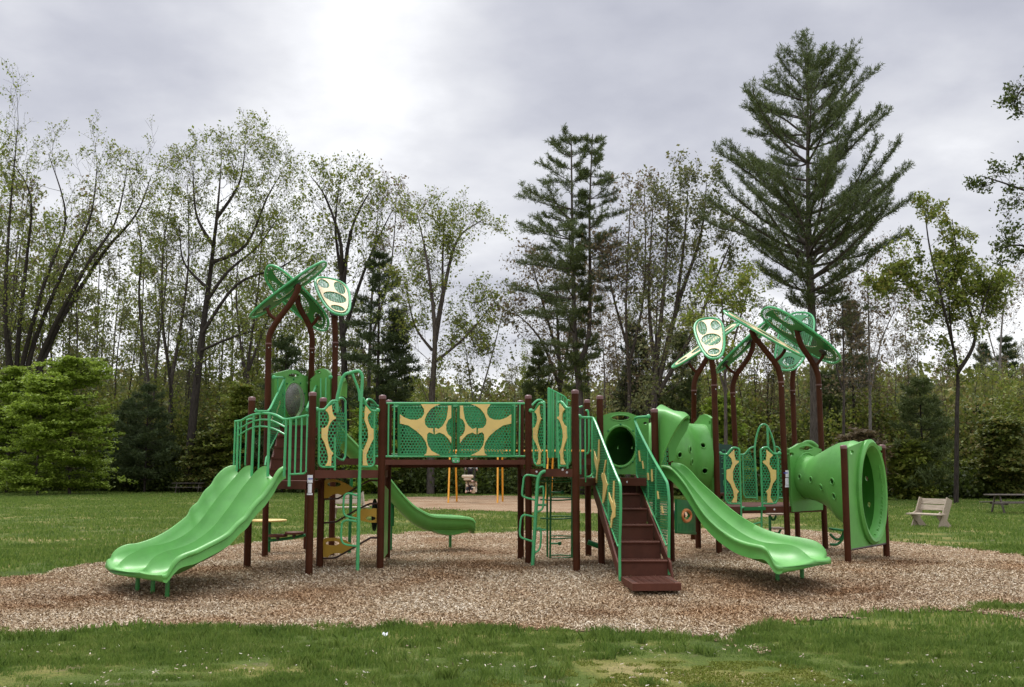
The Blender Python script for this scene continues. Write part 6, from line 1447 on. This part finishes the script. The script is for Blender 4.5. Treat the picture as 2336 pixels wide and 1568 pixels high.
def picnic(label, g_, rz, L=2.4, mt='darkwood'):
    o = thing('picnic_table', label, 'picnic table', tuple(g_), 'picnic tables at the wood edge', rz=rz)
    def part(nm, mb):
        p = mb.build(nm, M[mt], None, smooth_=False, loc=(0, 0, 0)); p.parent = o; p.location = (0, 0, 0); return p
    mb = MB()
    for i in range(5): mb.box((0, -.32+.16*i, .75), (L, .148, .04))
    part('table_top', mb)
    for s in (-1, 1):
        part('seat', MB().box((0, s*.74-.07, .44), (L, .13, .04)).box((0, s*.74+.07, .44), (L, .13, .04)))
        part('crossbar', MB().box((s*L*.33, 0, .40), (.04, 1.7, .09)))
        for t in (-1, 1): part('leg', MB().box((s*L*.35, t*.42, .36), (.045, .10, .86), rx=t*.52))
    return o
g_ = ground(430, 1125); picnic('dark picnic table at the wood edge behind the triple slide', (g_.x, g_.y, g_.z), math.radians(4), 2.35)
g_ = ground(2330, 1172); picnic('dark picnic table on the lawn cut by the right frame edge', (g_.x, g_.y, g_.z), math.radians(-3), 2.6)
# little metal table with two round tops behind the right tower
g_ = ground(1757, 1236); dg = g_.y
o = thing('stool_table', 'small green framed table with pale tops beyond the right tower', 'table', tuple(g_))
def pt_(nm, mb, mt): p = mb.build(nm, M[mt], o); return p
pt_('post', MB().tube([(g_.x, dg, -.1), at('D', 965, 958, dg)], .035, 8), 'sheetg')
for X0, X1, Y in ((945, 1065, 958), (975, 1068, 1066)):
    a, b_ = at('D', X0, Y, dg), at('D', X1, Y, dg); pt_('top', MB().box((a+b_)/2, ((b_-a).length, .4, .05), bev=.02), 'greywood')
for pts in ([(968, 975), (985, 1000), (1005, 995), (1012, 965)], [(1000, 1100), (1030, 1105), (1050, 1075)]): pt_('bracket', MB().tube([at('D', X, Y, dg) for X, Y in pts], .03, 6, sub=4), 'sheetg')
# speaking tube
g_ = ground((2055/5.059+700)*.80663, (965/5.059+1330)*.80663); dg = 22.6
o = thing('post_drum', 'round topped green cylinder on a thin pole beside the footbridge post', 'play tube', (at('A2', 2055, 965, dg).x, dg, 0))
p = MB().tube([at('A2', 2062, 800, dg), at('A2', 2062, 790, dg), at('A2', 2062, 450, dg), at('A2', 2062, 428, dg), at('A2', 2062, 416, dg)], [.05, .058, .058, .04, .01], 14).build('cylinder', M['sheetg'], o)
MB().tube([(at('A2', 2055, 965, dg).x, dg, -.1), at('A2', 2060, 800, dg)], .02, 8).build('pole', M['sheetg'], o)
MB().tube([at('A2', 2025, 466, dg), at('A2', 2062, 466, dg)], .014, 6).tube([at('A2', 2025, 675, dg), at('A2', 2062, 675, dg)], .014, 6).build('bracket', M['sheetg'], o)
# swing set
gs = ground(1038, 1147); ds = gs.y
o_sw = thing('swing_set', 'tall orange yellow swing frame on the far wood chips', 'swing set', (gs.x+3, ds, 0))
def swp(nm, mb, mt='yellowsteel'): return mb.build(nm, M[mt], o_sw)
bz = at('Z8', 700, 128, ds).z
swp('top_beam', MB().tube([(at('Z8', 255, 128, ds).x, ds, bz), (at('X', 1372, 1028, ds).x, ds, bz)], .055, 10))
for (xt, xb, dy) in ((270, 257, -1.1), (396, 405, 1.1), (1385, 1385, -1.1), (1488, 1495, 1.1)):
    a = at('Z8', xt, 128, ds); b_ = at('Z8', xb, 1340, ds); swp('leg', MB().tube([(b_.x, ds+dy, -.1), (a.x if abs(dy) else a.x, ds, bz)], .05, 10))
for (xt, xb, dy) in ((1250, 1244, -1.1), (1262, 1258, 1.1), (1366, 1362, -1.1), (1366, 1372, 1.1)):
    a = at('X', xt, 1028, ds); b_ = at('X', xb, 1146, ds); swp('leg', MB().tube([(b_.x, ds+dy, -.1), (a.x, ds, bz)], .05, 10))
def zz8(X, Y, dy=0): return at('Z8', X, Y, ds+dy)
# seats hang from the beam: each with its chains
def chain(nm, a, b_, par): return MB().tube([a, b_], .012, 5).build(nm, M['rod'], par)
s1 = thing('tandem_swing', 'cream bar swing with a stem carrying a scoop seat under the orange frame', 'swing', tuple(zz8(680, 740, -1.2)))
mb = MB(); c = zz8(680, 725, -1.2); mb.box(c, (.62, .30, .16), bev=.06); mb.box(c-Vector((0, 0, .14)), (.42, .24, .14), bev=.06); mb.build('bar_seat', M['cream'], s1)
MB().tube([zz8(675, 790, -1.2), zz8(720, 1020, -1.0), zz8(735, 1085, -.8)], .035, 8).build('stem', M['rod'], s1)
mb = MB(); c = zz8(765, 960, -.7)
rows = []
for i in range(9):
    th = math.pi*(i/8)*1.1-.1; rows.append([c+Vector((xx, -.22+.34*math.sin(th)*.8, .28*math.cos(th))) for xx in (-.30, -.24, -.1, .1, .24, .30)])
mb.grid(rows); mb.grid([[v+Vector((0, .03, -.02)) for v in r] for r in rows]); mb.build('scoop_seat', M['cream'], s1)
MB().box(zz8(815, 1045, -1.1), (.2, .08, .34), rx=.3, bev=.04).build('foot_rest', M['cream'], s1)
chain('chain', zz8(610, 690, -1.2), Vector((zz8(640, 128).x, ds, bz)), s1); chain('chain', zz8(815, 860, -.9), Vector((zz8(870, 128).x, ds, bz)), s1)
chain('chain', zz8(835, 900, -.9), Vector((zz8(900, 128).x, ds, bz)), s1)
# people: one skinned body each
def body(name, label, joints, edges, radii, loc, mt='skin'):
    me = bpy.data.meshes.new(name); me.from_pydata([tuple(Vector(j)-Vector(loc)) for j in joints], edges, []); ob = bpy.data.objects.new(name, me); SC.collection.objects.link(ob); ob.location = loc
    sk_ = ob.modifiers.new('Skin', 'SKIN'); sk_.use_smooth_shade = True
    for i, r in enumerate(radii): me.skin_vertices[0].data[i].radius = (r, r)
    for i in range(len(radii)): me.skin_vertices[0].data[i].use_root = (i == 0)
    ss_ = ob.modifiers.new('Subdivision', 'SUBSURF'); ss_.levels = 1; ss_.render_levels = 1
    me.materials.append(M[mt]); tag(ob, label, 'person'); return ob
def skin_part(name, joints, edges, radii, mt, parent):
    me = bpy.data.meshes.new(name); L_ = parent.location; me.from_pydata([tuple(Vector(j)-L_) for j in joints], edges, []); ob = bpy.data.objects.new(name, me); SC.collection.objects.link(ob)
    sk_ = ob.modifiers.new('Skin', 'SKIN'); sk_.use_smooth_shade = True
    for i, r in enumerate(radii): me.skin_vertices[0].data[i].radius = (r, r)
    me.skin_vertices[0].data[0].use_root = True
    ob.modifiers.new('Subdivision', 'SUBSURF').render_levels = 1; me.materials.append(M[mt]); ob.parent = parent; return ob
def person(label, J, clothes, hair_c, loc):
    # J: pelvis chest neck head, shoulders elbows hands, hips knees ankles toes
    names = list(J); idx = {n: i for i, n in enumerate(names)}
    E_ = [('pelvis', 'waist'), ('waist', 'chest'), ('chest', 'neck'), ('neck', 'head')]
    for s in 'lr': E_ += [('chest', 'sh'+s), ('sh'+s, 'el'+s), ('el'+s, 'wr'+s), ('wr'+s, 'ha'+s), ('pelvis', 'hi'+s), ('hi'+s, 'kn'+s), ('kn'+s, 'an'+s), ('an'+s, 'to'+s)]
    rad = dict(pelvis=.12, waist=.11, chest=.13, neck=.045, head=.095)
    for s in 'lr': rad.update({'sh'+s: .055, 'el'+s: .04, 'wr'+s: .026, 'ha'+s: .035, 'hi'+s: .085, 'kn'+s: .06, 'an'+s: .04, 'to'+s: .035})
    ob = body('person', label, [J[n] for n in names], [(idx[a], idx[b_]) for a, b_ in E_], [rad[n] for n in names], loc)
    up_ = ['chest', 'waist', 'pelvis', 'shl', 'ell', 'wrl', 'shr', 'elr', 'wrr']; ui = {n: i for i, n in enumerate(up_)}
    skin_part('shirt', [J[n] for n in up_], [(0, 1), (1, 2), (0, 3), (3, 4), (4, 5), (0, 6), (6, 7), (7, 8)], [.165, .16, .175, .075, .06, .045, .075, .06, .045], clothes[0], ob)
    lo_ = ['pelvis', 'hil', 'knl', 'anl', 'hir', 'knr', 'anr']
    skin_part('trousers', [J[n] for n in lo_], [(0, 1), (1, 2), (2, 3), (0, 4), (4, 5), (5, 6)], [.135, .10, .078, .055, .10, .078, .055], clothes[1], ob)
    h = Vector(J['head']); f = hair_c
    MB().ball(h+f*(-.03)+Vector((0, 0, .03)), .112, 12, 1.05).build('hair', M['hair'], ob)
    MB().ball(h+f*.10+Vector((0, 0, 0)), .02, 8).build('nose', M['skin'], ob)
    for s in (-1, 1):
        MB().ball(h+f*.092+Vector((.035*s, 0, .03)), .012, 6).build('eye', M['cloth'], ob)
    for s in 'lr':
        hd_ = Vector(J['ha'+s]); wr_ = Vector(J['wr'+s]); dv = (hd_-wr_).normalized(); sd = dv.orthogonal().normalized(); mb = MB()
        for q in range(4): mb.tube([hd_+sd*(q-1.5)*.017, hd_+sd*(q-1.5)*.02+dv*(.05+.01*(q in (1, 2))), hd_+sd*(q-1.5)*.02+dv*.06-dv.cross(sd)*.03], .0085, 5)
        mb.tube([hd_+sd*.03-dv*.02, hd_+sd*.06+dv*.02], .010, 5); mb.build('fingers', M['skin'], ob)
        t_ = Vector(J['to'+s]); a_ = Vector(J['an'+s]); MB().tube([a_-(t_-a_)*.2, a_*.4+t_*.6, t_+(t_-a_)*.1], [.05, .055, .03], 8).build('shoe', M['cloth'], ob)
    return ob
V = Vector
def jz(X, Y, dy): return zz8(X, Y, dy)
# child seated in the scoop seat, facing the camera
b0 = jz(760, 985, -.75)
J = dict(pelvis=b0, waist=jz(765, 940, -.72), chest=jz(770, 900, -.70), neck=jz(780, 868, -.70), head=jz(788, 825, -.72),
         shl=jz(700, 892, -.70), ell=jz(655, 930, -.85), wrl=jz(690, 960, -1.05), hal=jz(700, 945, -1.1),
         shr=jz(842, 888, -.70), elr=jz(888, 930, -.8), wrr=jz(882, 880, -.9), har=jz(875, 858, -.9),
         hil=jz(715, 985, -.8), knl=jz(672, 995, -1.15), anl=jz(655, 1065, -1.2), tol=jz(632, 1105, -1.35),
         hir=jz(800, 985, -.8), knr=jz(790, 1000, -1.15), anr=jz(760, 1055, -1.2), tor=jz(745, 1085, -1.35))
person('seated child in cream top and dark trousers gripping the swing', J, ('cream', 'cloth'), V((0, -1, 0)), b0)
b1 = jz(745, 560, .5)
J = dict(pelvis=b1, waist=jz(755, 500, .5), chest=jz(765, 420, .5), neck=jz(770, 370, .5), head=jz(775, 310, .5),
         shl=jz(685, 420, .5), ell=jz(645, 480, .5), wrl=jz(640, 545, .45), hal=jz(636, 570, .4), shr=jz(840, 420, .5), elr=jz(880, 490, .5), wrr=jz(898, 560, .45), har=jz(902, 590, .4),
         hil=jz(715, 570, .5), knl=jz(712, 640, .5), anl=jz(700, 725, .55), tol=jz(695, 740, .75), hir=jz(780, 570, .5), knr=jz(772, 640, .5), anr=jz(752, 725, .55), tor=jz(752, 740, .75))
s2 = thing('swing', 'second swing seat behind the cream bar under the orange frame', 'swing', tuple(jz(730, 745, .6)))
MB().box(jz(728, 752, .6), (.5, .25, .04), bev=.015).build('seat', M['black'], s2)
chain('chain', jz(640, 750, .6), V((zz8(655, 128).x, ds, bz)), s2); chain('chain', jz(820, 750, .6), V((zz8(885, 128).x, ds, bz)), s2)
person('child in white shirt and black trousers standing on a swing, back turned', J, ('shirt', 'cloth'), V((0, 1, 0)), b1)
